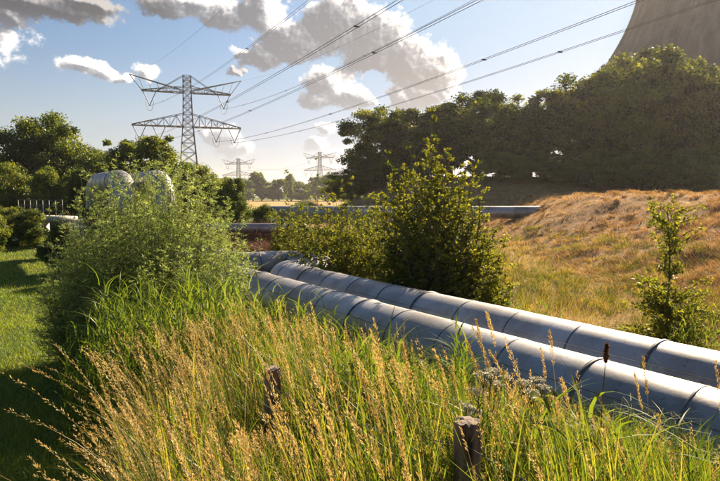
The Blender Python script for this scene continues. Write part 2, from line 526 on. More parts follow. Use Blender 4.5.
# ------------------------------------------------------------------ fence posts and wire
def fence_post(px, ptop, Y, r, label, lean, seed):
    rg = np.random.default_rng(seed)
    top = at(px, ptop, Y)
    zb = float(terrain(top[0], top[1])) - .15
    o = thing('fence_post', label, 'post', (top[0], top[1], zb), 0, 'wooden fence posts in the tall grass')
    H = top[2] - zb
    n, k = 28, 26
    ang = np.arange(n) / n * 2 * math.pi
    groove = 1 + .05 * np.sin(ang * 3 + seed) + .035 * rg.normal(size=n)
    crack = np.where(np.abs(((ang - 4.4 + math.pi) % (2 * math.pi)) - math.pi) < .13, .82, 1.0)
    mb = MB(); V = []
    for z in np.linspace(0, 1, k):
        rr = r * groove * crack * (1 + .012 * rg.normal(size=n)) * (1.03 - .03 * z) * (0.94 if z > .995 else 1)
        V.append(np.stack([rr * np.cos(ang) + lean * H * z, rr * np.sin(ang), np.full(n, H * z) + (.006 * rg.normal(size=n) if z > .95 else 0)], -1))
    rim = V[-1]
    V = np.concatenate(V)
    i = np.arange(k - 1)[:, None] * n; j = np.arange(n)[None]; j2 = (j + 1) % n
    mb.add(V, np.stack([i + j, i + j2, i + n + j2, i + n + j], -1).reshape(-1, 4))
    sh = mb.build('shaft', M_POST, o)
    if seed == 3:
        stp = MB()
        tube(stp, [(-.03, -r * .97, H - .062), (-.028, -r * 1.1, H - .064), (-.012, -r * 1.1, H - .088), (-.01, -r * .98, H - .09)], .0018, 5)
        stp.build('staple', M_WIRE, sh)
    tb = MB()
    c = rim.mean(0)
    rings = [rim, c + (rim - c) * .65 + np.array([0, 0, .004]), c + (rim - c) * .3 + np.array([0, 0, .006])]
    VV = np.concatenate(rings + [c[None] + np.array([0, 0, .005])])
    Q = []; T = []
    for a in range(2):
        for jj in range(n):
            Q.append((a * n + jj, a * n + (jj + 1) % n, (a + 1) * n + (jj + 1) % n, (a + 1) * n + jj))
    for jj in range(n): T.append((2 * n + jj, 2 * n + (jj + 1) % n, 3 * n))
    tb.add(VV, Q, T)
    tb.build('end_grain', M_POSTTOP, o)
    return top, o


pt1, post1 = fence_post(466.5, 421, 2.3, .056, 'cracked wooden fence post in the near grass with wire stapled to it', .0, 3)
pt2, post2 = fence_post(271.5, 368, 3.7, .057, 'plain round fence post half sunk in golden grass', .01, 8)


def wire_between(pts, sag, r, label, barb=True):
    mb = MB()
    pts = [np.asarray(p, float) for p in pts]
    for a, b in zip(pts[:-1], pts[1:]):
        t = np.linspace(0, 1, 24)
        C = a + (b - a) * t[:, None] - UP * (4 * sag * t * (1 - t))[:, None]
        tube(mb, C, r, 5)
        if barb:
            for k in np.arange(.06, 1, .11):
                p = a + (b - a) * k - UP * 4 * sag * k * (1 - k)
                for dv in ((.012, 0, .012), (-.012, .006, .012)):
                    tube(mb, [p - np.array(dv), p + np.array(dv)], r * .8, 4)
    o = mb.build('barbed_wire', M_WIRE)
    tag(o, label, 'wire')


w1 = pt1 + np.array([-.02, -.061, -.075]); w2 = pt2 + np.array([.03, -.062, -.12])
wire_between([w2, w1, np.array([1.55, 1.2, w1[2] - .12])], .06, .0018, 'rusty barbed wire strung between the fence posts')


# ------------------------------------------------------------------ pylons
def lattice_body(legs, brace, levels):
    """levels: list of (z, half width)"""
    cs = [(1, 1), (-1, 1), (-1, -1), (1, -1)]
    for c in range(4):
        mb = legs[c]
        for (z0, w0), (z1, w1) in zip(levels[:-1], levels[1:]):
            bar(mb, (cs[c][0] * w0, cs[c][1] * w0, z0), (cs[c][0] * w1, cs[c][1] * w1, z1), .34)
    for (z0, w0), (z1, w1) in zip(levels[:-1], levels[1:]):
        for c in range(4):
            a, b = cs[c], cs[(c + 1) % 4]
            bar(brace, (a[0] * w0, a[1] * w0, z0), (b[0] * w1, b[1] * w1, z1), .17)
            bar(brace, (b[0] * w0, b[1] * w0, z0), (a[0] * w1, a[1] * w1, z1), .17)
            bar(brace, (a[0] * w1, a[1] * w1, z1), (b[0] * w1, b[1] * w1, z1), .17)


def crossarm(mb, sides, L, zc, zt, w_body, wt=.5, n=7, rise=0.0):
    """tapered lattice arm to both sides: bottom chord at zc, top chord from zt at the body down to the tip"""
    for sd in sides:
        for yy in (-1, 1):
            B = [np.array([sd * (w_body + (L - w_body) * k / n), yy * (w_body + (wt - w_body) * k / n), zc + rise * k / n]) for k in range(n + 1)]
            T = [np.array([sd * (w_body + (L - w_body) * k / n), yy * (w_body + (wt - w_body) * k / n), zt + (zc + rise + .35 - zt) * k / n]) for k in range(n + 1)]
            for k in range(n):
                bar(mb, B[k], B[k + 1], .3); bar(mb, T[k], T[k + 1], .2)
                if k % 2 == 0: bar(mb, B[k], T[k + 1], .13)
                else: bar(mb, T[k], B[k + 1], .13)
                if k: bar(mb, B[k], T[k], .12)
                if yy == 1:
                    bar(mb, B[k], B[k + 1] * np.array([1, -1, 1]), .13)
        bar(mb, (sd * L, wt, zc + rise), (sd * L, -wt, zc + rise), .25)


def make_pylon(label):
    o = thing('lattice_pylon', label, 'pylon', (0, 0, 0), 0, 'high voltage lattice pylons')
    lv = [(0, 4.3), (6, 3.8), (11.5, 3.35), (16, 2.95), (20, 2.65), (23.5, 2.35), (26.6, 2.1), (29.5, 1.9), (32, 1.75), (34.4, 1.65), (37, 1.58), (39.7, 1.5), (42.3, 1.45), (44.3, 1.42), (46.3, 1.4), (48.2, 1.38)]
    legs = [MB() for _ in range(4)]; br = MB()
    lattice_body(legs, br, lv)
    for l in legs: l.build('leg', M_STEEL, o)
    br.build('bracing', M_STEEL, o)
    arms = {}
    for sd in (-1, 1):
        lo = MB(); crossarm(lo, (sd,), 19.5, 29.5, 34.2, 1.9, .45, 8); arms[(sd, 0)] = lo.build('lower_crossarm', M_STEEL, o)
        up = MB(); crossarm(up, (sd,), 15.8, 42.0, 44.2, 1.45, .4, 6); arms[(sd, 1)] = up.build('upper_crossarm', M_STEEL, o)
    hn = MB()
    for sd in (-1, 1):
        for yy in (-.7, .7):
            bar(hn, (sd * 1.4, yy * 1.8, 42.8), (sd * 19.8, yy * .2, 47.6), .24)
            bar(hn, (sd * 15.8, yy * .5, 42.2), (sd * 19.8, yy * .2, 47.6), .2)
            bar(hn, (sd * 1.4, yy * 1.8, 48.1), (sd * 10.5, yy * .8, 42.3), .16)
            for k in range(1, 6):
                f = k / 6
                bar(hn, (sd * (1.4 + 18.4 * f), yy * (1.8 - 1.6 * f), 42.8 + 4.8 * f), (sd * min(1.5 + 14.3 * min(1, f * 1.15), 15.8), yy * .6, 42.6), .1)
    hn.build('earth_wire_horn', M_STEEL, o)
    for x, z in PHASES:
        m = MB()
        for dx in (-2.3, 2.3):
            n = 14
            C = np.linspace((x + dx, 0, z), (x, 0, z - 5.2), n)
            tube(m, C, np.where(np.arange(n) % 2 == 0, .11, .2), 6)
        bar(m, (x - .5, 0, z - 5.25), (x + .5, 0, z - 5.25), .2)
        # the slack jumper loop below the string
        t = np.linspace(0, 1, 12)
        tube(m, np.stack([x + 1.4 * np.cos(t * math.pi), np.zeros(12), z - 3.0 - 4.2 * np.sin(t * math.pi)], -1), .07, 5)
        m.build('insulator_string', M_INSUL, arms[(1 if x > 0 else -1, 1 if z > 40 else 0)])
    return o


PHASES = [(-13.2, 42.0), (13.2, 42.0), (-17, 29.5), (-10.2, 29.5), (10.2, 29.5), (17, 29.5)]
PYA = math.radians(18)
PYP = np.array([-64.3, 212.0, -.8])
pylon = make_pylon('largest lattice pylon, dark steel with two wide crossarms behind the left trees')
pylon.location = PYP
pylon.rotation_euler = (0, 0, PYA)
PY2 = at(320, 196, 570); PY2[2] = 0
PY3 = at(239, 196, 640); PY3[2] = -3
p2 = copy_tree(pylon); p2.location = PY2; p2.rotation_euler = (0, 0, rad(-20)); p2.scale = (.92, .92, .98)
p2['label'] = 'small distant pylon standing above the far wood in the middle'
p3 = copy_tree(pylon); p3.location = PY3; p3.rotation_euler = (0, 0, rad(-10))
p3['label'] = 'smallest and farthest pylon, just right of the round green trees'


def loc2w(x, y, z, P=PYP, a=PYA, sc=1.0):
    return np.array([P[0] + sc * (x * math.cos(a) - y * math.sin(a)), P[1] + sc * (x * math.sin(a) + y * math.cos(a)), P[2] + z * sc])


# conductors: from the pylon over the bank towards the next tower behind the camera
WIRES = [  # local x, z at the pylon, a point further along (pixel, depth), bundle, label
    (-13.2, 36.7, (310, 0, 72), 2, 'conductor pair from the left end of the upper crossarm'),
    (13.2, 36.7, (475, 0, 72), 2, 'conductor pair from the right end of the upper crossarm'),
    (-17, 24.2, (400, 0, 45), 2, 'conductor pair from the far left end of the lower crossarm'),
    (-10.2, 24.2, (478, 1, 44), 2, 'conductor pair from the left middle of the lower crossarm'),
    (10.2, 24.2, (628, 5, 45), 2, 'conductor pair from the right middle of the lower crossarm'),
    (17, 24.2, (617, 33, 53), 2, 'conductor pair from the far right end of the lower crossarm'),
    (-19.8, 47.6, (207, 23, 108), 1, 'single earth wire from the left horn of the large pylon'),
    (19.8, 47.6, (433, 0, 96), 1, 'single earth wire from the right horn of the large pylon'),
]
for x, z, (px, py, Yq), nb, lab in WIRES:
    A = loc2w(x, 0, z)
    Qp = at(px, py, Yq)
    h = (Qp - A)[:2]; dq = np.linalg.norm(h); h = h / dq
    L = (A[1] + 75) / abs(h[1])
    # z(u) = zA + b u + c u^2 with z(L) = zA and z(dq) = zQ
    c = (Qp[2] - A[2]) / (dq * dq - L * dq); b = -c * L
    u = np.linspace(0, L, 90)
    base = np.stack([A[0] + h[0] * u, A[1] + h[1] * u, A[2] + b * u + c * u * u], -1)
    sd = np.array([-h[1], h[0], 0])
    o = thing('power_line', lab, 'cable', A * np.array([1, 1, 0]), 0, 'power lines from the large pylon')
    L0 = np.array(o.location)
    offs = (-.2, .2) if nb == 2 else (0,)
    for of in offs:
        m = MB(); tube(m, base + sd * of - L0, .026 if nb == 2 else .02, 5); m.build('conductor', M_WIRE, o)
    if nb == 2:
        for uu in np.arange(25 + 9 * abs(x) % 11, L, 46):
            i = int(np.argmin(np.abs(u - uu)))
            m = MB(); box(m, base[i] - L0, .1, .1, .1); bar(m, base[i] - L0 - sd * .27, base[i] - L0 + sd * .27, .13); m.build('spacer', M_WIRE, o)
for k, (x, z) in enumerate([(-15.8, 38), (15.8, 38), (-18, 25), (18, 25)]):
    A = loc2w(x, 0, z, PY3, rad(-10)); B = loc2w(x, 0, z, PY2, rad(-20), .95)
    t = np.linspace(0, 1, 30)
    m = MB(); tube(m, A + (B - A) * t[:, None] - UP * (4 * 5 * t * (1 - t))[:, None], .07, 4)
    tag(m.build('power_line', M_WIRE), ['upper left', 'upper right', 'lower left', 'lower right'][k] + ' faint far wire strung between the two distant pylons', 'cable', 'far power lines')


# ------------------------------------------------------------------ cooling tower
def cooling_tower():
    cx, cy = 109.6, 165.0
    o = thing('cooling_tower', 'huge grey concrete cooling tower rising behind the right hand trees', 'tower', (cx, cy, 0))
    nz, na = 221, 720
    H = 66.0
    z = np.linspace(0, H, nz)
    r = 27 * np.sqrt(1 + ((68 - np.maximum(z, 42)) / 29) ** 2) + np.maximum(42 - z, 0) * .34
    ang = np.arange(na) / na * 2 * math.pi
    ridge = np.where(np.arange(na) % 4 == 0, .22, 0.0)
    rr = r[:, None] + ridge[None] + np.where(np.arange(nz) % 5 == 0, -.09, 0.0)[:, None]
    V = np.stack([rr * np.cos(ang), rr * np.sin(ang), np.broadcast_to(z[:, None], rr.shape)], -1).reshape(-1, 3)
    i = np.arange(nz - 1)[:, None] * na; j = np.arange(na)[None]; j2 = (j + 1) % na
    mb = MB(); mb.add(V, np.stack([i + j, i + j2, i + na + j2, i + na + j], -1).reshape(-1, 4))
    # inner wall
    V2 = V.copy(); s = (rr - .8) / rr; V2[:, 0] *= s.ravel(); V2[:, 1] *= s.ravel()
    mb.add(V2, np.stack([i + j, i + na + j, i + na + j2, i + j2], -1).reshape(-1, 4))
    shell = solid('tower_concrete', [(.3, (.10, .088, .08)), (.5, (.16, .14, .125)), (.7, (.23, .20, .18))], .35, .9, stretch=(1, 1, .06))
    mb.build('shell', shell, o)
    rm = MB(); a2 = np.linspace(0, 2 * math.pi, 181)
    tube(rm, np.stack([(r[-1] - .3) * np.cos(a2), (r[-1] - .3) * np.sin(a2), np.full(181, H + .3)], -1), .9, 8, False)
    rm.build('rim', shell, o)


cooling_tower()


# ------------------------------------------------------------------ trees
def crown_mesh(blobs, n_leaf, leaf, clump, seed, squash=.75, shell=.55, droop=0.0, nsub=14):
    rg = np.random.default_rng(seed)
    blobs = np.asarray(blobs, float)
    extra = []
    for _ in range(nsub):
        b = blobs[rg.integers(len(blobs))]
        d = unit(rg.normal(size=3) + np.array([0, 0, .25]))
        rr_ = 1.0 + .8 * rg.random()
        extra.append(np.r_[b[:3] + d * b[3:] * .72, rr_, rr_, rr_ * .8])
    blobs[:, 3:] *= .95
    if extra: blobs = np.concatenate([blobs, extra])
    vol = blobs[:, 3] * blobs[:, 4] * blobs[:, 5]
    ncl = max(40, int(n_leaf / 260))
    w = vol ** .75; w /= w.sum()
    bi = rg.choice(len(blobs), ncl, p=w)
    d = unit(rg.normal(size=(ncl, 3)))
    rr = (shell + (1 - shell) * rg.random(ncl)) * (1 + .09 * rg.normal(size=ncl))
    C = blobs[bi, :3] + d * blobs[bi, 3:] * rr[:, None]
    ci = rg.integers(0, ncl, n_leaf)
    csz = clump * (.55 + .9 * rg.random(ncl))
    P = C[ci] + unit(rg.normal(size=(n_leaf, 3))) * (rg.random(n_leaf) ** .6 * csz[ci])[:, None] * np.array([1, 1, squash])
    D = unit(P - C[ci]) * .5 + rg.normal(size=(n_leaf, 3)) * .9 + np.array([0, 0, -.25 - droop])
    tone = np.clip(.5 + .3 * rg.normal(size=ncl)[ci] + .16 * rg.normal(size=n_leaf), 0, 1)
    sz = leaf * (.6 + .8 * rg.random(n_leaf))
    mb = MB()
    keep = P[:, 2] > .15
    leaves(mb, P[keep], D[keep], sz[keep], sz[keep] * .62, tone[keep], .45, rg, (unit(P - C[ci]) + np.array([0, 0, .35]))[keep])
    return mb, C


def trunk_mesh(H, r, C, seed, nlimb=26, split=.35):
    rg = np.random.default_rng(seed + 99)
    mb = MB()
    k = 9
    z = np.linspace(-.3, H * .82, k)
    wob = np.cumsum(rg.normal(size=(k, 2)) * H * .012, axis=0)
    ctr = C[:, :2].mean(0)
    ax = np.stack([wob[:, 0] + ctr[0] * (z / H).clip(0), wob[:, 1] + ctr[1] * (z / H).clip(0), z], -1)
    tube(mb, ax, r * np.linspace(1.15, .22, k), 9)
    idx = rg.choice(len(C), min(nlimb, len(C)), replace=False)
    for i in idx:
        e = C[i]
        zz = np.clip(e[2] * (.35 + .35 * rg.random()), H * .12, H * .78)
        s = np.array([np.interp(zz, z, ax[:, 0]), np.interp(zz, z, ax[:, 1]), zz])
        m1 = s + (e - s) * .4 + np.array([0, 0, .08 * np.linalg.norm(e - s)]) + rg.normal(size=3) * .05 * np.linalg.norm(e - s)
        m2 = s + (e - s) * .75 + np.array([0, 0, .06 * np.linalg.norm(e - s)])
        rr = r * .38 * (1 - .6 * zz / H)
        tube(mb, [s, m1, m2, e], [rr, rr * .65, rr * .4, rr * .15], 6)
    return mb


def proto_tree(blobs, H, n_leaf, leaf, clump, r, seed, mat, **kw):
    cm, C = crown_mesh(blobs, n_leaf, leaf, clump, seed, **kw)
    tm = trunk_mesh(H, r, C, seed)
    return cm.mesh('crown'), tm.mesh('trunk', True), mat


def plant_tree(proto, name, label, cat, loc, scale, rz, group=None, sxy=None, parts=('crown', 'trunk')):
    t = thing(name, label, cat, loc, rz, group)
    sxy = sxy or scale
    t.scale = (sxy, sxy, scale)
    for nm, me, mt in ((parts[0], proto[0], proto[2]), (parts[1], proto[1], M_BARK)):
        if not me.materials: me.materials.append(mt)
        o = bpy.data.objects.new(nm, me)
        COL.objects.link(o); o.parent = t
        o.material_slots[0].link = 'OBJECT'; o.material_slots[0].material = mt
    return t


def tree_px(proto, H, name, label, cat, px, top, Y, rz, group, wpx=None, W=None):
    """stand a tree at depth Y so that its top is at pixel row top"""
    P = at(px, top, Y)
    zb = float(terrain(P[0], P[1])) - .1
    sc = (P[2] - zb) / H
    sxy = (wpx / FPX * Y) / W if wpx else sc
    return plant_tree(proto, name, label, cat, (P[0], P[1], zb), sc, rz, group, sxy)


# prototypes are about 10 m high
big = [proto_tree([(0, 0, 6.2, 3.6, 3.6, 3.2), (1.6, .6, 5.0, 2.6, 2.4, 2.3), (-1.8, -.3, 5.2, 2.5, 2.6, 2.4), (.3, -.6, 8.0, 2.2, 2.2, 1.8), (0, 0, 2.8, 3.0, 3.0, 1.7)], 10, 46000, .22, .74, .32, 21, M_DARKTREE),
       proto_tree([(0, 0, 6.6, 2.9, 2.9, 3.2), (1.5, -.6, 4.6, 2.2, 2.4, 2.2), (-1.3, .6, 4.2, 2.3, 2.2, 2.2), (-.6, -.5, 8.2, 1.8, 1.8, 1.7), (1.0, .4, 7.6, 1.7, 1.6, 1.6), (0, 0, 2.2, 2.4, 2.4, 1.4)], 10, 44000, .21, .68, .3, 37, M_DARKTREE),
       proto_tree([(0, 0, 5.4, 3.9, 3.6, 2.8), (-1.9, .2, 6.9, 2.3, 2.3, 2.1), (1.9, .3, 6.6, 2.4, 2.2, 2.2), (.2, 0, 8.2, 2.0, 2.0, 1.7), (2.2, 0, 3.6, 2.0, 2.2, 1.7), (-2.3, 0, 3.4, 2.0, 2.2, 1.7)], 10, 48000, .22, .74, .33, 53, M_DARKTREE)]
mid = [proto_tree([(0, 0, 6.0, 3.2, 3.2, 3.2), (1.5, .4, 4.4, 2.4, 2.3, 2.3), (-1.6, -.2, 4.6, 2.4, 2.3, 2.4), (.2, -.2, 8.2, 1.7, 1.7, 1.7), (0, 0, 2.4, 2.9, 2.9, 1.7)], 10, 48000, .21, .85, .25, 71, M_MIDTREE),
       proto_tree([(0, 0, 5.6, 4.0, 3.6, 3.0), (2.2, .2, 5.4, 2.4, 2.2, 2.3), (-2.3, .2, 4.4, 2.6, 2.4, 2.2), (-.5, 0, 8.0, 2.3, 2.2, 1.8), (0, 0, 2.2, 3.8, 3.4, 1.9)], 10, 54000, .22, .9, .25, 83, M_MIDTREE),
       proto_tree([(0, 0, 7.0, 1.9, 1.9, 2.9), (.9, .3, 4.9, 1.7, 1.7, 2.0), (-.9, 0, 5.1, 1.6, 1.7, 2.2), (1.2, 0, 7.4, .9, .9, 2.2), (-1.2, 0, 7.6, .8, .9, 2.0), (0, 0, 2.4, 2.3, 2.3, 1.8)], 10, 42000, .2, .6, .2, 97, M_MIDTREE)]

GR = 'tall trees along the top of the dyke'
for (k, px, top, Y, wpx, rz, lab) in [
    (2, 385, 105, 76, 88, .3, 'leftmost tall tree of the dyke row, sky showing through its ragged left edge'),
    (1, 428, 112, 82, 74, 2.0, 'lower tree filling the dip between the two left tall trees'),
    (0, 478, 88, 78, 98, 1.1, 'tall tree directly behind the pointed green bush'),
    (1, 528, 104, 74, 62, 4.0, 'slim dark tree in the dip right of the pointed bush'),
    (2, 566, 75, 76, 98, 2.7, 'broad dark tree left of the tallest crown'),
    (0, 606, 66, 88, 70, 5.1, 'dark tree touching the left flank of the tallest crown'),
    (0, 645, 44, 72, 118, .8, 'tallest domed tree in front of the cooling tower'),
    (2, 704, 66, 70, 100, 3.6, 'dark tree under the cooling tower, right of the tallest crown'),
    (0, 414, 110, 80, 88, 4.4, 'tree just right of the leftmost tall tree, its crown merging with it'),
    (2, 452, 102, 84, 80, .9, 'dark tree at the back left of the pointed bush top'),
    (0, 502, 101, 86, 70, 3.9, 'dark tree filling the row just right of the pointed bush'),
    (1, 675, 60, 76, 90, 1.2, 'dark tree in the gap under the cooling tower edge'),
    (1, 745, 72, 66, 90, 1.9, 'half hidden dark tree at the right end of the dyke row'),
]:
    tree_px(big[k], 10, 'tall_tree', lab, 'tree', px, top, Y, rz, GR, wpx, 8.2)
GB = 'bushes at the foot of the dyke trees'
for (px, top, Y, wpx, rz, lab) in [
    (503, 151, 69, 66, .2, 'low bush under the dyke trees just right of the pointed bush'),
    (558, 154, 68, 66, 1.2, 'low bush under the broad dark dyke tree'),
    (530, 150, 74, 66, 3.7, 'low bush closing the gap under the trees right of the pointed bush'),
    (590, 152, 66, 50, 2.2, 'yellow green bush catching light under the dyke trees'),
    (640, 147, 65, 70, 3.1, 'wide bush under the tallest domed tree'),
    (692, 146, 63, 70, 4.4, 'bush at the right edge under the dark trees'),
    (420, 165, 72, 66, 5.0, 'bush at the foot of the lower tree in the dip'),
    (376, 158, 73, 84, .7, 'bush under the leftmost tall dyke tree, hiding its trunk'),
    (350, 174, 78, 62, 5.6, 'bush at the left foot of the leftmost dyke tree'),
]:
    tree_px(mid[1], 10, 'bush', lab, 'bush', px, top, Y, rz, GB, wpx, 8.6)

GL = 'trees on the left beyond the lawn'
for (k, px, top, Y, wpx, rz, lab) in [
    (0, 48, 110, 62, 80, .4, 'highest rounded tree on the left, pale green against the sky'),
    (1, -2, 124, 60, 80, 1.4, 'dark tree cut by the left edge of the view'),
    (0, 88, 143, 66, 46, 2.4, 'small tree between the highest left tree and the bright one'),
    (2, 128, 138, 52, 48, 3.0, 'left one of the two bright trees with upright shoots'),
    (2, 158, 135, 52, 52, 5.3, 'right one of the two bright trees with upright shoots'),
    (1, 200, 161, 44, 52, .9, 'round dark green tree beside the big pylon'),
    (1, 226, 177, 42, 40, 2.9, 'smaller round green tree at the right end of the left clump'),
    (1, 104, 150, 58, 60, 5.9, 'dark tree just behind the raised pipe loops'),
]:
    tree_px(mid[k], 10, 'leafy_tree', lab, 'tree', px, top, Y, rz, GL, wpx, 7.0 if k != 2 else 5.0)

GH = 'bushes behind the lawn'
for (px, top, Y, wpx, rz, k, lab) in [
    (12, 160, 46, 52, .3, 1, 'big bush at the left edge below the dark tree'),
    (48, 165, 44, 42, 1.3, 0, 'bush below the highest left tree'),
    (80, 168, 46, 40, 2.1, 1, 'bush just left of the raised pipe loops'),
    (4, 206, 33, 44, 4.2, 1, 'dark low shrub at the far end of the lawn by the left edge'),
    (30, 208, 32, 40, 5.2, 0, 'dark low shrub at the far end of the lawn near the railing'),
    (57, 221, 21.5, 34, 3.3, 0, 'dark leafy shrub right behind the willow on its left'),
    (-18, 196, 26, 46, 1.0, 0, 'pale shrub half out of view at the left edge'),
    (98, 199, 22.0, 46, 1.7, 0, 'bush hiding the foot of the farther pipe loop'),
    (140, 203, 20.5, 50, 4.9, 1, 'bush between the willow and the foot of the nearer pipe loop'),
    (236, 200, 35, 32, 2.2, 1, 'small round bush left of the field gap'),
    (264, 203, 34, 30, 5.1, 0, 'small round bush in front of the straw field'),
    (205, 205, 31, 40, 3.0, 1, 'bush behind the willow next to the brown bank'),
]:
    tree_px(mid[k], 10, 'low_bush', lab, 'bush', px, top, Y, rz, GH, wpx, 8.0)

# the far wood: every tree its own thing
fr = [proto_tree([(0, 0, 6, 2.8, 2.8, 3.4), (.8, 0, 3.4, 2.6, 2.6, 2.2), (-.8, 0, 3.2, 2.6, 2.6, 2.0), (0, 0, 8.2, 1.6, 1.6, 1.5)], 10, 3200, .75, 1.0, .25, 130 + k, M_MIDTREE) for k in range(3)]
rf = np.random.default_rng(3)
for k in range(26):
    px = 150 + k * 9.6 + rf.normal() * 2.5
    Y = 395 + rf.normal() * 14
    tree_px(fr[k % 3], 10, 'distant_tree', 'hazy tree in the far row beyond the straw field', 'tree', px, 177.5 + rf.normal() * 2.6, Y, rf.random() * 6, 'far row of trees', 17 + rf.random() * 8, 6.6)
tree_px(fr[0], 10, 'distant_tree', 'thin pointed hazy tree sticking up out of the far row', 'tree', 290, 174, 385, 1, 'far row of trees', 7, 6.6)


# ------------------------------------------------------------------ shrubs made of upright shoots
def shoot_shrub(n, spread, hmin, hmax, lean, leaf_n, leaf_len, leaf_w, seed, start=.15, out=.9, profile=None, stem_r=.012, lead=.06):
    rg = np.random.default_rng(seed)
    st, lf = MB(), MB()
    for k in range(n):
        a = rg.random() * 2 * math.pi; rr = spread * math.sqrt(rg.random())
        H = hmin + (hmax - hmin) * (rg.random() ** .8)
        edge = rr / spread
        H *= 1 - .38 * edge ** 2
        if rg.random() < lead: H *= 1.1 + .28 * rg.random()
        root = np.array([math.cos(a) * rr * .35, math.sin(a) * rr * .35, -.1])
        tip = np.array([math.cos(a) * rr * 1.0 + rg.normal() * lean, math.sin(a) * rr + rg.normal() * lean, H])
        t = np.linspace(0, 1, 8)
        ctl = np.array([math.cos(a) * rr * .95, math.sin(a) * rr * .95, H * .45])
        C = ((1 - t) ** 2)[:, None] * root + (2 * t * (1 - t))[:, None] * ctl + (t ** 2)[:, None] * tip
        C[1:-1] += rg.normal(size=(6, 3)) * .02 * H * .5
        tube(st, C, stem_r * np.linspace(1, .2, 8) * (H / hmax), 5, False)
        m = int(leaf_n * (.6 + .6 * rg.random()))
        K = max(5, int(m / 17))
        uk = start + (1 - start) * rg.random(K) ** .85
        Pk = np.stack([np.interp(uk, t, C[:, c]) for c in range(3)], 1)
        Tk = unit(np.stack([np.interp(uk, t, np.gradient(C[:, c])) for c in range(3)], 1))
        ak = rg.random(K) * 2 * math.pi
        ok_ = np.stack([np.cos(ak), np.sin(ak), np.zeros(K)], -1)
        Dk = unit(Tk * .6 + ok_ + rg.normal(size=(K, 3)) * .25)
        Lk = out * leaf_len * (1.2 + 3.2 * rg.random(K)) * (1.18 - uk)
        for q_ in range(K):
            if Lk[q_] > .09: tube(st, [Pk[q_], Pk[q_] + Dk[q_] * Lk[q_]], [stem_r * .22, stem_r * .08], 3, False)
        ti = rg.integers(0, K, m)
        vv = .02 + 1.03 * rg.random(m) ** .8
        u = uk[ti]; T = Dk[ti]
        aa = rg.random(m) * 2 * math.pi
        o = np.stack([np.cos(aa), np.sin(aa), .3 * rg.normal(size=m)], -1)
        P = Pk[ti] + Dk[ti] * (Lk[ti] * vv)[:, None] + rg.normal(size=(m, 3)) * leaf_len * .1
        D = T * .7 + o * .8 + rg.normal(size=(m, 3)) * .2
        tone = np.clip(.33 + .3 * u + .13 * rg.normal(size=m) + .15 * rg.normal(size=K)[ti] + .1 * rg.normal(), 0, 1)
        sz = leaf_len * (.55 + .7 * rg.random(m)) * (1.08 - .3 * u)
        leaves(lf, P, D, sz, sz * leaf_w, tone, .35, rg)
    return st, lf


def put_shrub(name, label, cat, loc, st, lf, mat, group=None, smat=M_STEM):
    t = thing(name, label, cat, loc, 0, group)
    lf.build('foliage', mat, t)
    st.build('stem', smat, t, True)
    return t


def ground_at(px, Y):
    P = at(px, 200, Y); P[2] = float(terrain(P[0], P[1])); return P


# the willow on the left
g = ground_at(152, 9.6)
st, lf = shoot_shrub(440, 1.6, 2.3, 3.95, .16, 600, .062, .19, 5, start=.04, out=2.3, stem_r=.013, lead=.0)
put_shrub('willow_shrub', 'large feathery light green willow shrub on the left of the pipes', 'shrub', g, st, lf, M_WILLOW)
g = ground_at(86, 9.9)
st, lf = shoot_shrub(160, .8, 1.1, 2.45, .15, 440, .062, .19, 6, start=.04, out=2.2, lead=.0)
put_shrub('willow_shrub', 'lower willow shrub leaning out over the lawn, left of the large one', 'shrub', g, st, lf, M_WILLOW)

# the dense bush behind the pipes
g = ground_at(437, 12.9)
st, lf = shoot_shrub(165, 1.3, 2.3, 4.6, .2, 380, .095, .5, 15, start=.06, out=1.7, stem_r=.028, lead=.05)
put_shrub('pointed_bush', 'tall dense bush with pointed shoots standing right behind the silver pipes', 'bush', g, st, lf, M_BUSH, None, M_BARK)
for (px, Y, h0, h1, spr, n, sd, lab) in [
    (312, 17.5, 1.4, 2.6, 1.0, 70, 31, 'yellow green shrub at the pipe loop, left of the others'),
    (345, 17.0, 1.4, 2.55, 1.1, 80, 32, 'yellow green shrub in the middle behind the pipe loop'),
    (380, 15.5, 1.3, 2.5, .9, 60, 33, 'yellow green shrub touching the left side of the pointed bush'),
    (330, 15.2, .8, 1.7, .8, 50, 34, 'low shrub at the bend of the rear pipe'),
    (486, 12.0, .8, 1.75, .55, 36, 35, 'low shrub at the right foot of the pointed bush'),
    (292, 20.0, 1.2, 2.2, .8, 50, 36, 'shrub in front of the brown bank'),
]:
    g = ground_at(px, Y)
    n, spr, h0, h1 = int(n * 1.5), spr * 1.2, h0 * 1.3, h1 * 1.38
    st, lf = shoot_shrub(n, spr, h0, h1, .14, 170, .085, .5, sd, start=.08, out=1.7)
    put_shrub('wild_shrub', lab, 'shrub', g, st, lf, M_BUSH, 'shrubs behind the silver pipes')


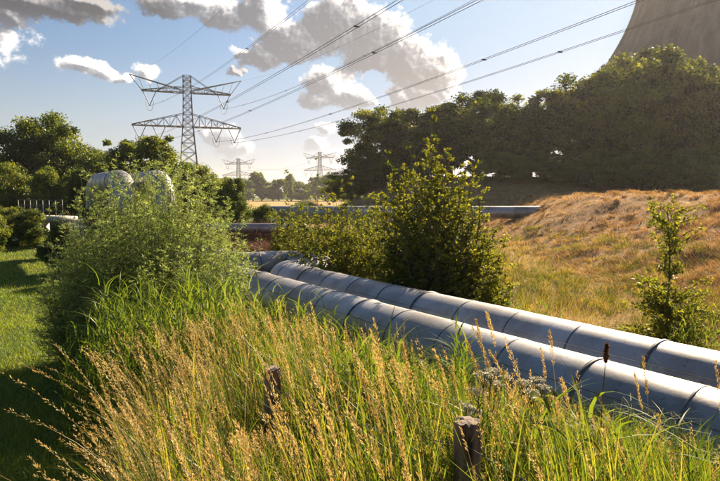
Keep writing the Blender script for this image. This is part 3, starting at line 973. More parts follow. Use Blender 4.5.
# the young tree on the right: a thin trunk, tuft on top, bushy skirt
def young_tree():
    rg = np.random.default_rng(77)
    g = ground_at(676, 10.6)
    o = thing('young_tree', 'young tree with a thin trunk and bushy foot behind the pipes on the right', 'tree', g)
    top = at(662, 205, 10.6) - g
    st = MB(); up_, sk = MB(), MB()
    t = np.linspace(0, 1, 10)
    C = np.stack([.10 * np.sin(t * 2.2) + top[0] * t, .05 * np.sin(t * 5), top[2] * t - .1], -1)
    tube(st, C, .03 * np.linspace(1, .25, 10), 7)

    def branch(root, tip, r, nleaf, dest, ll):
        k = np.linspace(0, 1, 6)
        B = root + (tip - root) * k[:, None] + np.array([0, 0, 1]) * (.12 * np.linalg.norm(tip - root) * np.sin(k * math.pi))[:, None]
        B[1:] += rg.normal(size=(5, 3)) * .02
        tube(st, B, r * np.linspace(1, .25, 6), 5)
        u = .15 + .85 * rg.random(nleaf)
        P = np.stack([np.interp(u, k, B[:, c]) for c in range(3)], 1) + rg.normal(size=(nleaf, 3)) * .035
        D = unit(tip - root) * .5 + rg.normal(size=(nleaf, 3)) * .7
        sz = ll * (.6 + .7 * rg.random(nleaf))
        leaves(dest, P, D, sz, sz * .5, np.clip(.5 + .2 * rg.normal(size=nleaf), 0, 1), .4, rg)
    for k in range(34):
        f = .52 + .46 * rg.random()
        r0 = np.array([np.interp(f, t, C[:, c]) for c in range(3)])
        a = rg.random() * 6.283
        L = (.28 + .42 * rg.random()) * (1.2 if f > .72 else .55)
        branch(r0, r0 + np.array([math.cos(a) * L * .75, math.sin(a) * L * .75, L * (.25 + .5 * rg.random())]), .008, 48, up_, .075)
    for k in range(95):
        f = .02 + .38 * rg.random() ** 1.4
        r0 = np.array([np.interp(f, t, C[:, c]) for c in range(3)])
        a = rg.random() * 6.283
        L = (.45 + .65 * rg.random()) * (1.15 - f)
        branch(r0, r0 + np.array([math.cos(a) * L, math.sin(a) * L * .8, L * (.1 + .75 * rg.random())]), .01, 85, sk, .07)
    up_.build('crown', M_BUSH, o); sk.build('skirt', M_BUSH, o); st.build('trunk', M_BARK, o, True)


young_tree()


# ------------------------------------------------------------------ railing and footbridge far left
def railing():
    a, b = at(18, 200, 37), at(62, 201, 34.5)
    top = 2.75
    o = thing('railing', 'grey metal railing in front of the bushes far behind the lawn', 'railing', (a[0], a[1], 1.75))
    L0 = np.array(o.location)
    n = 8
    for k in range(n):
        p = a + (b - a) * k / (n - 1) - L0
        m = MB(); bar(m, (p[0], p[1], 0.0), (p[0], p[1], 1.0), .05); m.build('post', M_RAIL, o)
    for h in (1.0, .66, .33):
        m = MB(); bar(m, (0, 0, h), (*(b - a)[:2], h), .045); m.build('rail', M_RAIL, o)
    d = MB()
    c = (a + b) / 2
    dv = unit((b - a)[:2]); ln = np.linalg.norm((b - a)[:2]) + .6
    e0 = np.array([a[0] - dv[0] * .3, a[1] - dv[1] * .3, 1.62]); e1 = e0 + np.array([dv[0] * ln, dv[1] * ln, 0])
    bar(d, e0, e1, 1.6, .26)
    for k in (.12, .5, .88):
        p = e0 + (e1 - e0) * k
        box(d, (p[0], p[1], .7), .5, .9, 1.58)
    tag(d.build('footbridge', M_CONC), 'pale concrete footbridge slab under the grey railing', 'bridge')


railing()

# ------------------------------------------------------------------ grass and other ground cover
SKY_X = [-200, 0, 60, 100, 150, 200, 250, 330, 400, 460, 520, 580, 640, 720, 900]
SKY_Y = [475, 465, 425, 352, 330, 318, 305, 316, 345, 368, 388, 400, 418, 440, 470]


def limit_height(root, h, slack):
    """grass grows shorter towards the edges of the bank"""
    px, _ = project(root)
    row = np.interp(px, SKY_X, SKY_Y) - slack
    v = (240.5 - row) / FPX
    zmax = EYE + root[:, 1] * (-sp + v * cp) / (cp + v * sp)
    return np.minimum(h, np.maximum(zmax - root[:, 2], .06))


def fore_roots(n, rng, ymin=1.55, ymax=8.6):
    y = ymin * (ymax / ymin) ** rng.random(n)
    x = y * (-.62 + 1.36 * rng.random(n)) + rng.normal(size=n) * .05
    q, s = qs(x, y)
    left = -0.37 * y - .16 + .25 * vnoise(x * 2, y * 2)
    k = (q < 4.78) & (x > left)
    x, y = x[k], y[k]
    return np.stack([x, y, terrain(x, y) - .02], -1)


def clear_posts(root, h):
    """trodden grass in front of the two fence posts"""
    px, _ = project(root)
    for (c, wd, Yp, row) in ((466.5, 30, 2.5, 468), (271.5, 25, 3.9, 432)):
        v = (240.5 - row) / FPX
        zmax = EYE + root[:, 1] * (-sp + v * cp) / (cp + v * sp)
        lim = np.maximum(zmax - root[:, 2], .05)
        k = (np.abs(px - c) < wd * (1 + .3 * np.sin(root[:, 1] * 9))) & (root[:, 1] < Yp)
        h = np.where(k, np.minimum(h, lim), h)
    return h


def wind_az(x, rng):
    """stems lean to the left, most at the left edge of the bank"""
    return math.pi + rng.normal(size=len(x)) * .55 - .15


rg = np.random.default_rng(40)
# lush green blades
mb = MB()
Rt = fore_roots(50000, rg)
n = len(Rt)
pxr, _ = project(Rt)
patch = vnoise(Rt[:, 0] * 1.1, Rt[:, 1] * 1.1)
h = (.32 + .42 * rg.random(n)) * (1 + .5 * patch)
h = h * np.interp(pxr, [0, 300, 480, 640, 720], [1, 1.05, 1.25, 1.5, 1.6])
h = clear_posts(Rt, h)
h = limit_height(Rt, h, 14 * rg.random(n) - 4)
az = np.where(rg.random(n) < .6, wind_az(Rt[:, 0], rg), rg.random(n) * 6.283)
keep = rg.random(n) < np.clip(np.interp(pxr, [60, 200, 330, 480, 720], [.35, .45, .75, .95, 1.0]) + patch * .5, .15, 1)
blades(mb, Rt[keep], h[keep], az[keep], .15 + .75 * rg.random(keep.sum()) ** 1.5, .007 + .009 * rg.random(keep.sum()), 5, np.clip(.5 + .25 * rg.normal(size=keep.sum()) + .25 * patch[keep], 0, 1), rg)
Rt = fore_roots(7500, rg, 2.0, 7.0)
pxr, _ = project(Rt)
k = rg.random(len(Rt)) < np.interp(pxr, [120, 260, 340, 720], [.1, .45, .9, 1])
Rt, pxr = Rt[k], pxr[k]; n = len(Rt)
h = limit_height(Rt, clear_posts(Rt, (.55 + .5 * rg.random(n)) * np.interp(pxr, [300, 640], [1, 1.25])), 22 * rg.random(n) ** 2 - 6)
blades(mb, Rt, h, np.where(rg.random(n) < .6, wind_az(Rt[:, 0], rg), rg.random(n) * 6.283), .1 + .6 * rg.random(n) ** 2, .011 + .010 * rg.random(n), 6, np.clip(.55 + .22 * rg.normal(size=n), 0, 1), rg)
tag(mb.build('tall_green_grass', M_GREEN), 'tall lush green grass covering the near bank in front of the pipes', 'grass', None, 'stuff')

# brownish undergrowth
mb = MB()
Rt = fore_roots(52000, rg)
n = len(Rt); pxr, _ = project(Rt)
h = limit_height(Rt, clear_posts(Rt, .2 + .35 * rg.random(n)), 6 * rg.random(n))
keep = rg.random(n) < np.interp(pxr, [60, 330, 480, 720], [1, .85, .6, .45])
az = np.where(rg.random(n) < .5, wind_az(Rt[:, 0], rg), rg.random(n) * 6.283)
blades(mb, Rt[keep], h[keep], az[keep], .3 + .9 * rg.random(keep.sum()), .004 + .004 * rg.random(keep.sum()), 4, np.clip(.5 + .28 * rg.normal(size=keep.sum()), 0, 1), rg)
tag(mb.build('undergrowth', M_UNDER), 'tangled yellow brown undergrowth below the seeding grass', 'undergrowth', None, 'stuff')


# seeding straw stems
def seed_stems(mb, root, h, az, bend, rng, headf=.2, grains=52, glen=.0125, w=.0032):
    n = len(root)
    tone = np.clip(.5 + .22 * rng.normal(size=n), 0, 1)
    blades(mb, root, h, az, bend, w * (.8 + .5 * rng.random(n)), 7, tone, rng)
    # grains along the top of every stem
    hf = headf * (.6 + .8 * rng.random(n))
    u = 1 - hf[:, None] * rng.random((n, grains))
    hh, bb = h[:, None], bend[:, None]
    dirv = np.stack([np.cos(az), np.sin(az), np.zeros(n)], -1)[:, None, :]
    C = root[:, None, :] + dirv * (hh * bb * u ** 2)[..., None] + UP * (hh * (u - .33 * np.minimum(bb, 1.6) * u ** 2.4))[..., None]
    T = unit(dirv * (2 * bb * u)[..., None] + UP * (1 - .79 * np.minimum(bb, 1.6) * u ** 1.4)[..., None])
    rel = (1 - u) / hf[:, None]
    fat = (np.sin(np.clip(rel, 0, 1) * math.pi) ** .6)[..., None] * (.15 + .85 * rng.random((n, 1, 1)) ** 1.5)
    O = unit(rng.normal(size=(n, grains, 3)))
    P = C + O * fat * .011
    D = T * 1.0 + O * .55
    P = P.reshape(-1, 3); D = D.reshape(-1, 3)
    sz = glen * (.7 + .7 * rng.random(len(P)))
    tn = np.clip(np.repeat(tone, grains) + .18 + .12 * rng.normal(size=len(P)), 0, 1)
    leaves(mb, P, D, sz, sz * .24, tn, .2, rng)


mb = MB()
Rt = fore_roots(5600, rg, 1.9, 8.0)
n = len(Rt); pxr, _ = project(Rt)
clump = vnoise(Rt[:, 0] * 1.4 + 7, Rt[:, 1] * 1.4)
keep = rg.random(n) < np.clip(np.interp(pxr, [70, 150, 300, 420, 520, 720], [.72, .66, .48, .3, .22, .2]) + clump * .65, .02, 1)
Rt = Rt[keep]; n = len(Rt); pxr = pxr[keep]
h = clear_posts(Rt, (.55 + .65 * rg.random(n) ** 1.2) * np.interp(Rt[:, 1], [2, 3.5, 6], [1, 1.1, 1.3]))
over = np.interp(pxr, [60, 120, 300, 480, 720], [6, 14, 30, 48, 34])
h = limit_height(Rt, h, over * rg.random(n) ** 2.2 - 10)
ok = h > .3
Rt, h, pxr = Rt[ok], h[ok], pxr[ok]; n = len(Rt)
bend = np.interp(pxr, [40, 95, 140, 200, 320, 720], [1.0, .85, .5, .3, .2, .16]) * (.35 + 1.0 * rg.random(n))
seed_stems(mb, Rt, h * (1 + .22 * bend), wind_az(Rt[:, 0], rg), bend, rg)
tag(mb.build('seeding_grass', M_STRAW), 'golden seeding grass stems leaning left across the near bank', 'grass', None, 'stuff')

# nearest, largest straw plumes
mb = MB()
sp_px = [(318, 330, 1.9), (330, 400, 1.75), (374, 318, 2.6), (362, 372, 2.1), (394, 400, 2.0), (372, 330, 2.9), (404, 345, 2.4), (436, 352, 2.9), (476, 320, 3.2), (484, 310, 3.4), (505, 336, 3.0), (555, 372, 3.0),
         (180, 420, 2.3), (205, 440, 2.0), (232, 430, 2.0), (642, 356, 3.2), (716, 334, 3.1), (548, 330, 3.6), (275, 300, 3.6), (310, 304, 4.0), (120, 400, 3.0), (95, 380, 3.2)]
for px, py, Y in sp_px:
    tip = at(px, py, Y)
    d = np.array([.10 + .12 * rg.random(), .05 * rg.normal()])
    b = np.array([tip[0] + d[0], tip[1] + d[1]])
    zb = float(terrain(b[0], b[1]))
    root = np.array([[b[0], b[1], zb]])
    bend = d[0] / max(tip[2] - zb, .3)
    hh = (tip[2] - zb) / (1 - .33 * bend)
    for j in range(2):
        rj = root + np.r_[rg.normal(size=2) * .02 * j, 0]
        seed_stems(mb, rj, np.array([hh * (1 - .07 * j)]), np.array([math.pi + .3 * rg.normal()]), np.array([bend * (1 + .4 * j)]), rg, .26, 170, .016, .0045)
tag(mb.build('seeding_grass', M_STRAW), 'thick pale seed plumes rising above the near grass', 'grass', None, 'stuff')


# reeds: upright stems with broad arching leaves
def reeds(mb, roots, H, nl, ll, lw, rng):
    n = len(roots)
    azs = rng.random(n) * 6.283
    blades(mb, roots, H, azs, .12 * rng.random(n), np.full(n, .012), 5, np.full(n, .45), rng)
    k = nl
    f = np.linspace(.25, .97, k)[None, :] + .04 * rng.normal(size=(n, k))
    P = np.repeat(roots, k, 0) + UP * (H[:, None] * f).reshape(-1, 1)
    a = np.repeat(azs, k) + np.tile(np.arange(k) * math.pi, n) + rng.normal(size=n * k) * .6
    L = ll * (.7 + .6 * rng.random(n * k))
    blades(mb, P, L, a, .55 + .7 * rng.random(n * k), lw * (.7 + .5 * rng.random(n * k)), 6, np.clip(.55 + .22 * rng.normal(size=n * k), 0, 1), rng, 1.3)


mb = MB()
xs, Hs = [], []
for (px0, px1, y0, y1, n, top) in [(222, 345, 6.0, 8.4, 200, 272), (95, 225, 6.0, 8.3, 300, 268), (60, 110, 6.2, 7.6, 60, 318), (330, 470, 3.6, 6.6, 260, 318), (455, 720, 2.6, 4.9, 300, 396)]:
    for _ in range(n):
        Y = y0 + (y1 - y0) * rg.random(); px = px0 + (px1 - px0) * rg.random()
        P = at(px, 300, Y); q, s = qs(P[0], P[1])
        if q > 4.72: continue
        zb = float(terrain(P[0], P[1]))
        tp = top + (.28 * (px - 225) if 225 < px < 345 else (.42 * (px - 330) if 330 <= px < 455 else (.16 * (px - 455) if px >= 455 else 0)))
        z1 = at(px, tp + 60 * rg.random() ** .8, Y)[2]
        xs.append((P[0], P[1], zb)); Hs.append(float(np.clip((z1 - zb) * .93, .3, 1.75)))
xs = np.array(xs); Hs = clear_posts(xs, np.array(Hs)); okr = Hs > .25
reeds(mb, xs[okr], Hs[okr], 9, .40, .018, rg)
tag(mb.build('reeds', M_REED), 'bright green reeds with broad arching leaves in front of the pipes', 'reeds', None, 'stuff')

# reeds and weeds behind the rear pipe and tufts between the pipes
mb = MB()
xs, Hs = [], []
for (px, Y, n, sp_, hh) in [(552, 9.3, 26, .22, .95), (527, 9.6, 10, .3, .8), (500, 10.6, 18, .3, .8), (690, 9.3, 14, .25, .75), (716, 9.6, 20, .3, .9)]:
    c = ground_at(px, Y)
    for _ in range(n):
        p = c[:2] + rg.normal(size=2) * sp_
        q, s = qs(*p)
        if q < 7.25: p = p + ND[:2] * (7.3 - q)
        xs.append((*p, float(terrain(*p)))); Hs.append(hh * (.8 + .5 * rg.random()))
for _ in range(150):
    s = -5 + 8.5 * rg.random() ** .8; q = 5.9 + .12 * rg.random()
    if vnoise(s * 1.3, 3.0) < 0: continue
    p = (ND * q + PD * s)[:2]
    xs.append((*p, float(terrain(*p)))); Hs.append(.42 + .35 * rg.random())
reeds(mb, np.array(xs), np.array(Hs), 7, .3, .014, rg)
tag(mb.build('pipeside_weeds', M_REED), 'green weeds growing between and behind the silver pipes', 'weeds', None, 'stuff')

# lawn on the left
mb = MB()
n = 120000
y = 4.2 * (42 / 4.2) ** rg.random(n)
x = y * (-.74 + .62 * rg.random(n))
q, s = qs(x, y)
lawn = (q < 4.5)
x, y = x[lawn], y[lawn]; n = len(x)
Rt = np.stack([x, y, terrain(x, y) - .01], -1)
tuf = vnoise(x * 1.6, y * 1.6)
h = (.07 + .09 * rg.random(n)) * (1 + 1.2 * np.clip(tuf, 0, 1))
blades(mb, Rt, h, rg.random(n) * 6.283, .3 + .8 * rg.random(n), np.maximum(.004, y * .0007) * (.8 + .5 * rg.random(n)), 3, np.clip(.5 + .25 * rg.normal(size=n) + .5 * vnoise(x * .5, y * .5), 0, 1), rg)
tag(mb.build('lawn_grass', M_LAWN), 'short mown lawn grass on the left, half in shade', 'grass', None, 'stuff')

# rough grass behind the pipes
mb = MB()
n = 70000
y = 7.5 * (48 / 7.5) ** rg.random(n)
x = y * (-.42 + 1.1 * rg.random(n))
q, s = qs(x, y)
k = (q > 7.15 + .9 * ((s > 12.3) & (s < 17))) & (hill_mask(x, y) < .12) & ~((np.abs(x + 5.2) < 3.2) & (np.abs(y - 28) < 2))
x, y = x[k], y[k]; n = len(x)
Rt = np.stack([x, y, terrain(x, y) - .02], -1)
tuf = vnoise(x * .9, y * .9)
h = (.10 + .2 * rg.random(n)) * (1 + 1.6 * np.clip(tuf, 0, 1))
blades(mb, Rt, h, rg.random(n) * 6.283, .3 + .7 * rg.random(n), np.maximum(.005, y * .0007), 3, np.clip(.5 + .22 * rg.normal(size=n) + .9 * vnoise(x * .4 + 4, y * .4), 0, 1), rg)
nt_ = 5200
ty = 8 * (40 / 8) ** rg.random(nt_); tx = ty * (-.2 + .85 * rg.random(nt_))
q, s_ = qs(tx, ty)
k = (q > 7.4) & (hill_mask(tx, ty) < .35) & ~((s_ > 12) & (s_ < 17) & (q < 9.2)) & (vnoise(tx * .45 + 2, ty * .45) + .3 * rg.normal(size=nt_) > -.05)
tx, ty = tx[k], ty[k]; nt_ = len(tx); nb_ = 26
tz = .16 + .34 * rg.random(nt_) ** 1.6; tt = np.clip(.45 + .3 * rg.normal(size=nt_), 0, 1)
a = rg.random((nt_, nb_)) * 6.283; rr = .17 * np.sqrt(rg.random((nt_, nb_)))
x = (tx[:, None] + rr * np.cos(a)).ravel(); y = (ty[:, None] + rr * np.sin(a)).ravel()
Rt = np.stack([x, y, terrain(x, y) - .02], -1)
blades(mb, Rt, (tz[:, None] * (.6 + .6 * rg.random((nt_, nb_)))).ravel(), a.ravel(), .3 + .8 * rg.random(nt_ * nb_), np.maximum(.006, y * .0007), 3, np.clip(np.repeat(tt, nb_) + .12 * rg.normal(size=nt_ * nb_), 0, 1), rg)
tag(mb.build('rough_grass', M_UNDER), 'rough half dry grass on the flat ground behind the pipes', 'grass', None, 'stuff')

# straw on the dyke
mb = MB()
n = 240000
y = 10 * (95 / 10) ** rg.random(n)
x = y * (-.05 + .80 * rg.random(n))
k = ((hill_mask(x, y) > .03) | (y > 52)) & (x > 2.5)
x, y = x[k], y[k]; n = len(x)
Rt = np.stack([x, y, terrain(x, y) - .03], -1)
tuf = vnoise(x / 1.5 + 3, y / 1.0) + vnoise(x / .75, y / .6 + 9)
h = (.05 + .08 * rg.random(n)) * (1 + .9 * np.clip(tuf, 0, 1)) * np.where(y > 40, 1.5, 1)
blades(mb, Rt, h, math.pi * .9 + rg.normal(size=n) * 1.0, .5 + .9 * rg.random(n), np.maximum(.008, y * .0007), 3, np.clip(.5 + .22 * rg.normal(size=n) + .35 * tuf + .5 * vnoise(x * .25, y * .25), 0, 1), rg)
# tussocks: bunches of longer straw with their own shade
nt_ = 6500
ty = 11 * (60 / 11) ** rg.random(nt_); tx = ty * (.12 + .62 * rg.random(nt_))
k = (hill_mask(tx, ty) > .02) & (vnoise(tx * .5, ty * .5) + .35 * rg.normal(size=nt_) > -.1)
tx, ty = tx[k], ty[k]; nt_ = len(tx); nb_ = 24
tz = .14 + .20 * rg.random(nt_); tt = np.clip(.5 + .3 * rg.normal(size=nt_), 0, 1)
a = rg.random((nt_, nb_)) * 6.283; rr = .16 * np.sqrt(rg.random((nt_, nb_)))
x = (tx[:, None] + rr * np.cos(a)).ravel(); y = (ty[:, None] + rr * np.sin(a)).ravel()
Rt = np.stack([x, y, terrain(x, y) - .03], -1)
blades(mb, Rt, (tz[:, None] * (.7 + .6 * rg.random((nt_, nb_)))).ravel(), np.where(rg.random(nt_ * nb_) < .5, a.ravel(), 2.9), .5 + .9 * rg.random(nt_ * nb_), np.maximum(.008, y * .00075), 3, np.clip(np.repeat(tt, nb_) + .12 * rg.normal(size=nt_ * nb_), 0, 1), rg)
tag(mb.build('dry_grass', M_HILL), 'dry straw grass in tussocks all over the dyke slope', 'grass', None, 'stuff')

# dead brush on the brown bank
mb = MB()
n = 24000
x = -4.6 + rg.normal(size=n) * 1.5; y = 25.6 + rg.normal(size=n) * .7
Rt = np.stack([x, y, terrain(x, y) - .05], -1)
blades(mb, Rt, .65 + .75 * rg.random(n), rg.random(n) * 6.283, .5 + .8 * rg.random(n), np.full(n, .03), 3, rg.random(n), rg)
tag(mb.build('dead_brush', M_BRUSH), 'reddish brown dead brush on the bank below the pale pipe', 'brush', None, 'stuff')


# ------------------------------------------------------------------ single plants in the foreground
def dock(px, top, Y, label, hfrac=.22):
    tip = at(px, top, Y)
    b = np.array([tip[0] + .02, tip[1], float(terrain(tip[0], tip[1]))])
    o = thing('dock_stalk', label, 'plant', b, 0, 'dry dock stalks')
    T = tip - b
    t = np.linspace(0, 1, 12)
    C = np.stack([T[0] * t + .012 * np.sin(t * 7), .01 * np.sin(t * 5), T[2] * t - .05], -1)
    m = MB(); tube(m, C, np.linspace(.0045, .002, 12), 6); sm = m.build('stem', M_DOCK, o, True)
    s = MB()
    n = 520
    u = 1 - hfrac * rg.random(n)
    P = np.stack([np.interp(u, t, C[:, c]) for c in range(3)], 1)
    O = unit(rg.normal(size=(n, 3)))
    w = .011 * np.sin(np.clip((1 - u) / hfrac, 0.05, 1) * math.pi) ** .5
    leaves(s, P + O * w[:, None] * rg.random((n, 1)), O + np.array([0, 0, .3]), .011, .009, rg.random(n), .2, rg)
    s.build('seed_head', M_DOCK, sm)


dock(605, 334, 3.0, 'reddish brown dock stalk with one dense seed head before the pipes', .075)


def umbel_plant(px, Y, tops, label, seed):
    rg2 = np.random.default_rng(seed)
    g = ground_at(px, Y)
    o = thing('umbel_flower', label, 'flower', g, 0, 'white umbel flowers by the near post')
    for (qx, qy, r) in tops:
        r = r * .78
        tip = at(qx, qy, Y + .12 * rg2.normal()) - g
        t = np.linspace(0, 1, 9)
        C = np.stack([tip[0] * t ** 1.6, tip[1] * t, tip[2] * t], -1)
        m = MB(); tube(m, C, np.linspace(.004, .002, 9), 5)
        f = MB()
        for k in range(11):
            a = k * 2.4; rr = 1.25 * r * math.sqrt((k + .5) / 11)
            e = tip + np.array([math.cos(a) * rr, math.sin(a) * rr, .010 - .18 * rr * rr / r + .003 * rg2.normal()])
            s0 = np.array([np.interp(.93, t, C[:, c]) for c in range(3)])
            tube(m, [s0, (s0 + e) / 2 + np.array([0, 0, -.004]), e], .0012, 4)
            n = 14
            P = e + rg2.normal(size=(n, 3)) * np.array([.007, .007, .0015])
            leaves(f, P, rg2.normal(size=(n, 3)) + np.array([0, 0, .4]), .009, .008, rg2.random(n), .6, rg2)
        sm = m.build('stem', M_STEM, o, True)
        f.build('flower_head', M_FLOWER, sm)
    for k in range(7):
        lf = MB()
        d = np.array([[rg2.normal(), rg2.normal(), .5]])
        leaves(lf, np.array([[.01 * rg2.normal(), .01 * rg2.normal(), .2 + .06 * k]]), d, np.array([.15]), np.array([.045]), np.array([.5]), .6, rg2)
        lf.build('leaf', M_REED, o)


umbel_plant(484, 2.75, [(484, 375, .045), (497, 384, .04), (478, 392, .045), (492, 372, .03), (505, 378, .035)], 'cluster of flat white flower heads just right of the near post top', 4)
umbel_plant(530, 2.9, [(524, 383, .04), (538, 380, .04), (532, 393, .035), (543, 388, .03)], 'cluster of white flower heads beside the short dark dock stalk', 9)
umbel_plant(474, 2.45, [(474, 413, .035), (466, 407, .025)], 'small white flower head directly above the near post', 14)


def broad_leaf(label, pts, w, seed):
    """a plant of a few large arching leaves"""
    g = ground_at(*pts[0])
    o = thing('broadleaf_plant', label, 'plant', g)
    for (qx, qy, Y, bx, by) in pts[1]:
        a = at(bx, by, Y) - g; e = at(qx, qy, Y - .1) - g
        n = 10; t = np.linspace(0, 1, n)
        mid_ = (a + e) / 2 + UP * .09
        C = ((1 - t) ** 2)[:, None] * a + (2 * t * (1 - t))[:, None] * mid_ + (t ** 2)[:, None] * e
        sd = unit(np.cross(e - a, np.array([.2, -.6, 1.0])))
        wt = w * np.sin(np.clip(t, .06, .97) * math.pi) ** .7
        V = np.concatenate([C - sd * wt[:, None] + UP * .012, C, C + sd * wt[:, None] + UP * .012])
        Q = [(b * n + i, b * n + i + 1, (b + 1) * n + i + 1, (b + 1) * n + i) for b in (0, 1) for i in range(n - 1)]
        m = MB(); m.add(V, Q, None, .45); m.build('leaf', M_BUSH, o, True)
    s = MB(); tube(s, [(0, 0, -.05), (.01, .01, .3), (.0, .0, .62)], [.006, .005, .003], 6); s.build('stem', M_STEM, o, True)


broad_leaf('dark broad leaved weed right of the white flower heads', ((540, 2.7), [(552, 418, 2.7, 535, 402), (528, 404, 2.65, 545, 408), (560, 402, 2.75, 540, 406)]), .022, 1)
broad_leaf('weed with one long arching grey green leaf above the lower right grass', ((585, 2.5), [(528, 427, 2.45, 572, 449), (600, 452, 2.4, 574, 452)]), .013, 2)

# ------------------------------------------------------------------ light
SUN_AZ, SUN_EL = 33.0, 30.0
sv = Vector((math.sin(rad(SUN_AZ)) * math.cos(rad(SUN_EL)), math.cos(rad(SUN_AZ)) * math.cos(rad(SUN_EL)), math.sin(rad(SUN_EL))))
sl = bpy.data.lights.new('sun', 'SUN')
sl.energy = 5.0
sl.angle = rad(.55)
sl.color = (1.0, .81, .58)
so = bpy.data.objects.new('sun', sl)
COL.objects.link(so)
so.rotation_euler = (-sv).to_track_quat('-Z', 'Y').to_euler()
so.location = (60, 80, 60)


# ------------------------------------------------------------------ world: Nishita sky with cumulus in the sky shader
def build_world():
    w = bpy.data.worlds.new('World')
    SC.world = w
    w.use_nodes = True
    nt = w.node_tree
    nt.nodes.clear()
    L = nt.links.new
    N = nt.nodes.new
    out = N('ShaderNodeOutputWorld'); bg = N('ShaderNodeBackground')
    L(bg.outputs[0], out.inputs[0])
    sky = N('ShaderNodeTexSky'); sky.sky_type = 'NISHITA'; sky.sun_disc = False
    sky.sun_elevation = rad(SUN_EL); sky.sun_rotation = rad(SUN_AZ)
    sky.air_density = 1.0; sky.dust_density = 1.0; sky.ozone_density = 1.2; sky.altitude = 0
    bg.inputs[1].default_value = .05
    geo = N('ShaderNodeTexCoord')
    sep = N('ShaderNodeSeparateXYZ'); L(geo.outputs['Generated'], sep.inputs[0])

    def math_(op, a, b=None, c=None, t=nt):
        m = t.nodes.new('ShaderNodeMath'); m.operation = op
        for i, v in enumerate((a, b, c)):
            if v is None: continue
            if isinstance(v, (int, float)): m.inputs[i].default_value = v
            else: t.links.new(v, m.inputs[i])
        return m.outputs[0]
    azi = math_('MULTIPLY', math_('ARCTAN2', sep.outputs[0], sep.outputs[1]), 57.29578)
    ele = math_('MULTIPLY', math_('ARCSINE', sep.outputs[2]), 57.29578)
    cmb = N('ShaderNodeCombineXYZ'); L(azi, cmb.inputs[0]); L(ele, cmb.inputs[1])

    def azel(px, py):
        d = at(px, py, 1.0) - np.array([0, 0, EYE]); d /= np.linalg.norm(d)
        return math.degrees(math.atan2(d[0], d[1])), math.degrees(math.asin(d[2]))
    K = 57.29578 / 600
    blobs = [(190, 2, 52, 14), (222, 14, 28, 18), (264, 10, 30, 24), (292, 40, 42, 24), (262, 50, 30, 16), (335, 22, 42, 28), (376, 44, 46, 34), (412, 62, 36, 34), (438, 72, 24, 24),
             (330, 84, 26, 24), (352, 98, 40, 12), (398, 96, 34, 14), (316, 98, 20, 12), (425, 92, 30, 16),
             (26, 2, 78, 13), (92, 1, 32, 9), (6, 14, 26, 11),
             (82, 64, 24, 8), (104, 70, 18, 7), (147, 70, 16, 10), (124, 72, 9, 5), (236, 68, 10, 5),
             (222, 136, 20, 13), (234, 150, 18, 8), (322, 129, 13, 8), (316, 146, 15, 9), (334, 158, 14, 7), (208, 128, 9, 9),
             (520, -90, 120, 40), (800, -60, 120, 40), (-160, 20, 130, 30), (60, -190, 160, 40), (900, 120, 80, 22), (-330, 110, 120, 30)]
    holes = [(374, 82, 12, 17), (383, 98, 10, 10), (240, 40, 12, 8)]

    # node group: density of the cloud at a point of the sky
    g = bpy.data.node_groups.new('cloud_density', 'ShaderNodeTree')
    g.interface.new_socket('v', in_out='INPUT', socket_type='NodeSocketVector')
    g.interface.new_socket('d', in_out='OUTPUT', socket_type='NodeSocketFloat')
    g.interface.new_socket('soft', in_out='OUTPUT', socket_type='NodeSocketFloat')
    gi, go = g.nodes.new('NodeGroupInput'), g.nodes.new('NodeGroupOutput')

    def vm(op, a, b, t=g):
        m = t.nodes.new('ShaderNodeVectorMath'); m.operation = op
        for i, v in enumerate((a, b)):
            if v is None: continue
            if isinstance(v, tuple): m.inputs[i].default_value = v
            else: t.links.new(v, m.inputs[i])
        return m

    def nz(vec, sc, det, ro, col=False):
        n = g.nodes.new('ShaderNodeTexNoise'); n.inputs['Scale'].default_value = sc; n.inputs['Detail'].default_value = det; n.inputs['Roughness'].default_value = ro
        g.links.new(vec, n.inputs['Vector'])
        return n.outputs['Color'] if col else n.outputs['Fac']
    v0 = gi.outputs[0]
    dist = vm('SUBTRACT', nz(v0, .22, 5, .6, True), (.5, .5, .5)).outputs[0]
    dsc = vm('MULTIPLY', dist, (4.2, 3.4, 0)).outputs[0]
    v = vm('ADD', v0, dsc).outputs[0]
    cur = None
    for (px, py, rx, ry) in blobs:
        a0, e0 = azel(px, py)
        s = vm('MULTIPLY', vm('SUBTRACT', v, (a0, e0, 0)).outputs[0], (1 / (rx * K), 1 / (ry * K), 0)).outputs[0]
        ln = g.nodes.new('ShaderNodeVectorMath'); ln.operation = 'LENGTH'; g.links.new(s, ln.inputs[0])
        d = math_('SUBTRACT', 1.0, ln.outputs['Value'], t=g)
        d = math_('MAXIMUM', d, -1.0, t=g)
        if cur is None: cur = d
        else:
            m = math_('SMOOTH_MAX', cur, d, .12, t=g); cur = m
    for (px, py, rx, ry) in holes:
        a0, e0 = azel(px, py)
        s = vm('MULTIPLY', vm('SUBTRACT', v, (a0, e0, 0)).outputs[0], (1 / (rx * K), 1 / (ry * K), 0)).outputs[0]
        ln = g.nodes.new('ShaderNodeVectorMath'); ln.operation = 'LENGTH'; g.links.new(s, ln.inputs[0])
        hd = math_('MULTIPLY', math_('SUBTRACT', 1.0, ln.outputs['Value'], t=g), 1.4, t=g)
        hd = math_('MAXIMUM', hd, 0.0, t=g)
        cur = math_('SUBTRACT', cur, hd, t=g)
    fb = math_('SUBTRACT', nz(v0, .55, 9, .58), .5, t=g)
    fb2 = math_('SUBTRACT', nz(v0, 2.1, 7, .6), .5, t=g)
    cur = math_('ADD', cur, math_('MULTIPLY', fb, 1.0, t=g), t=g)
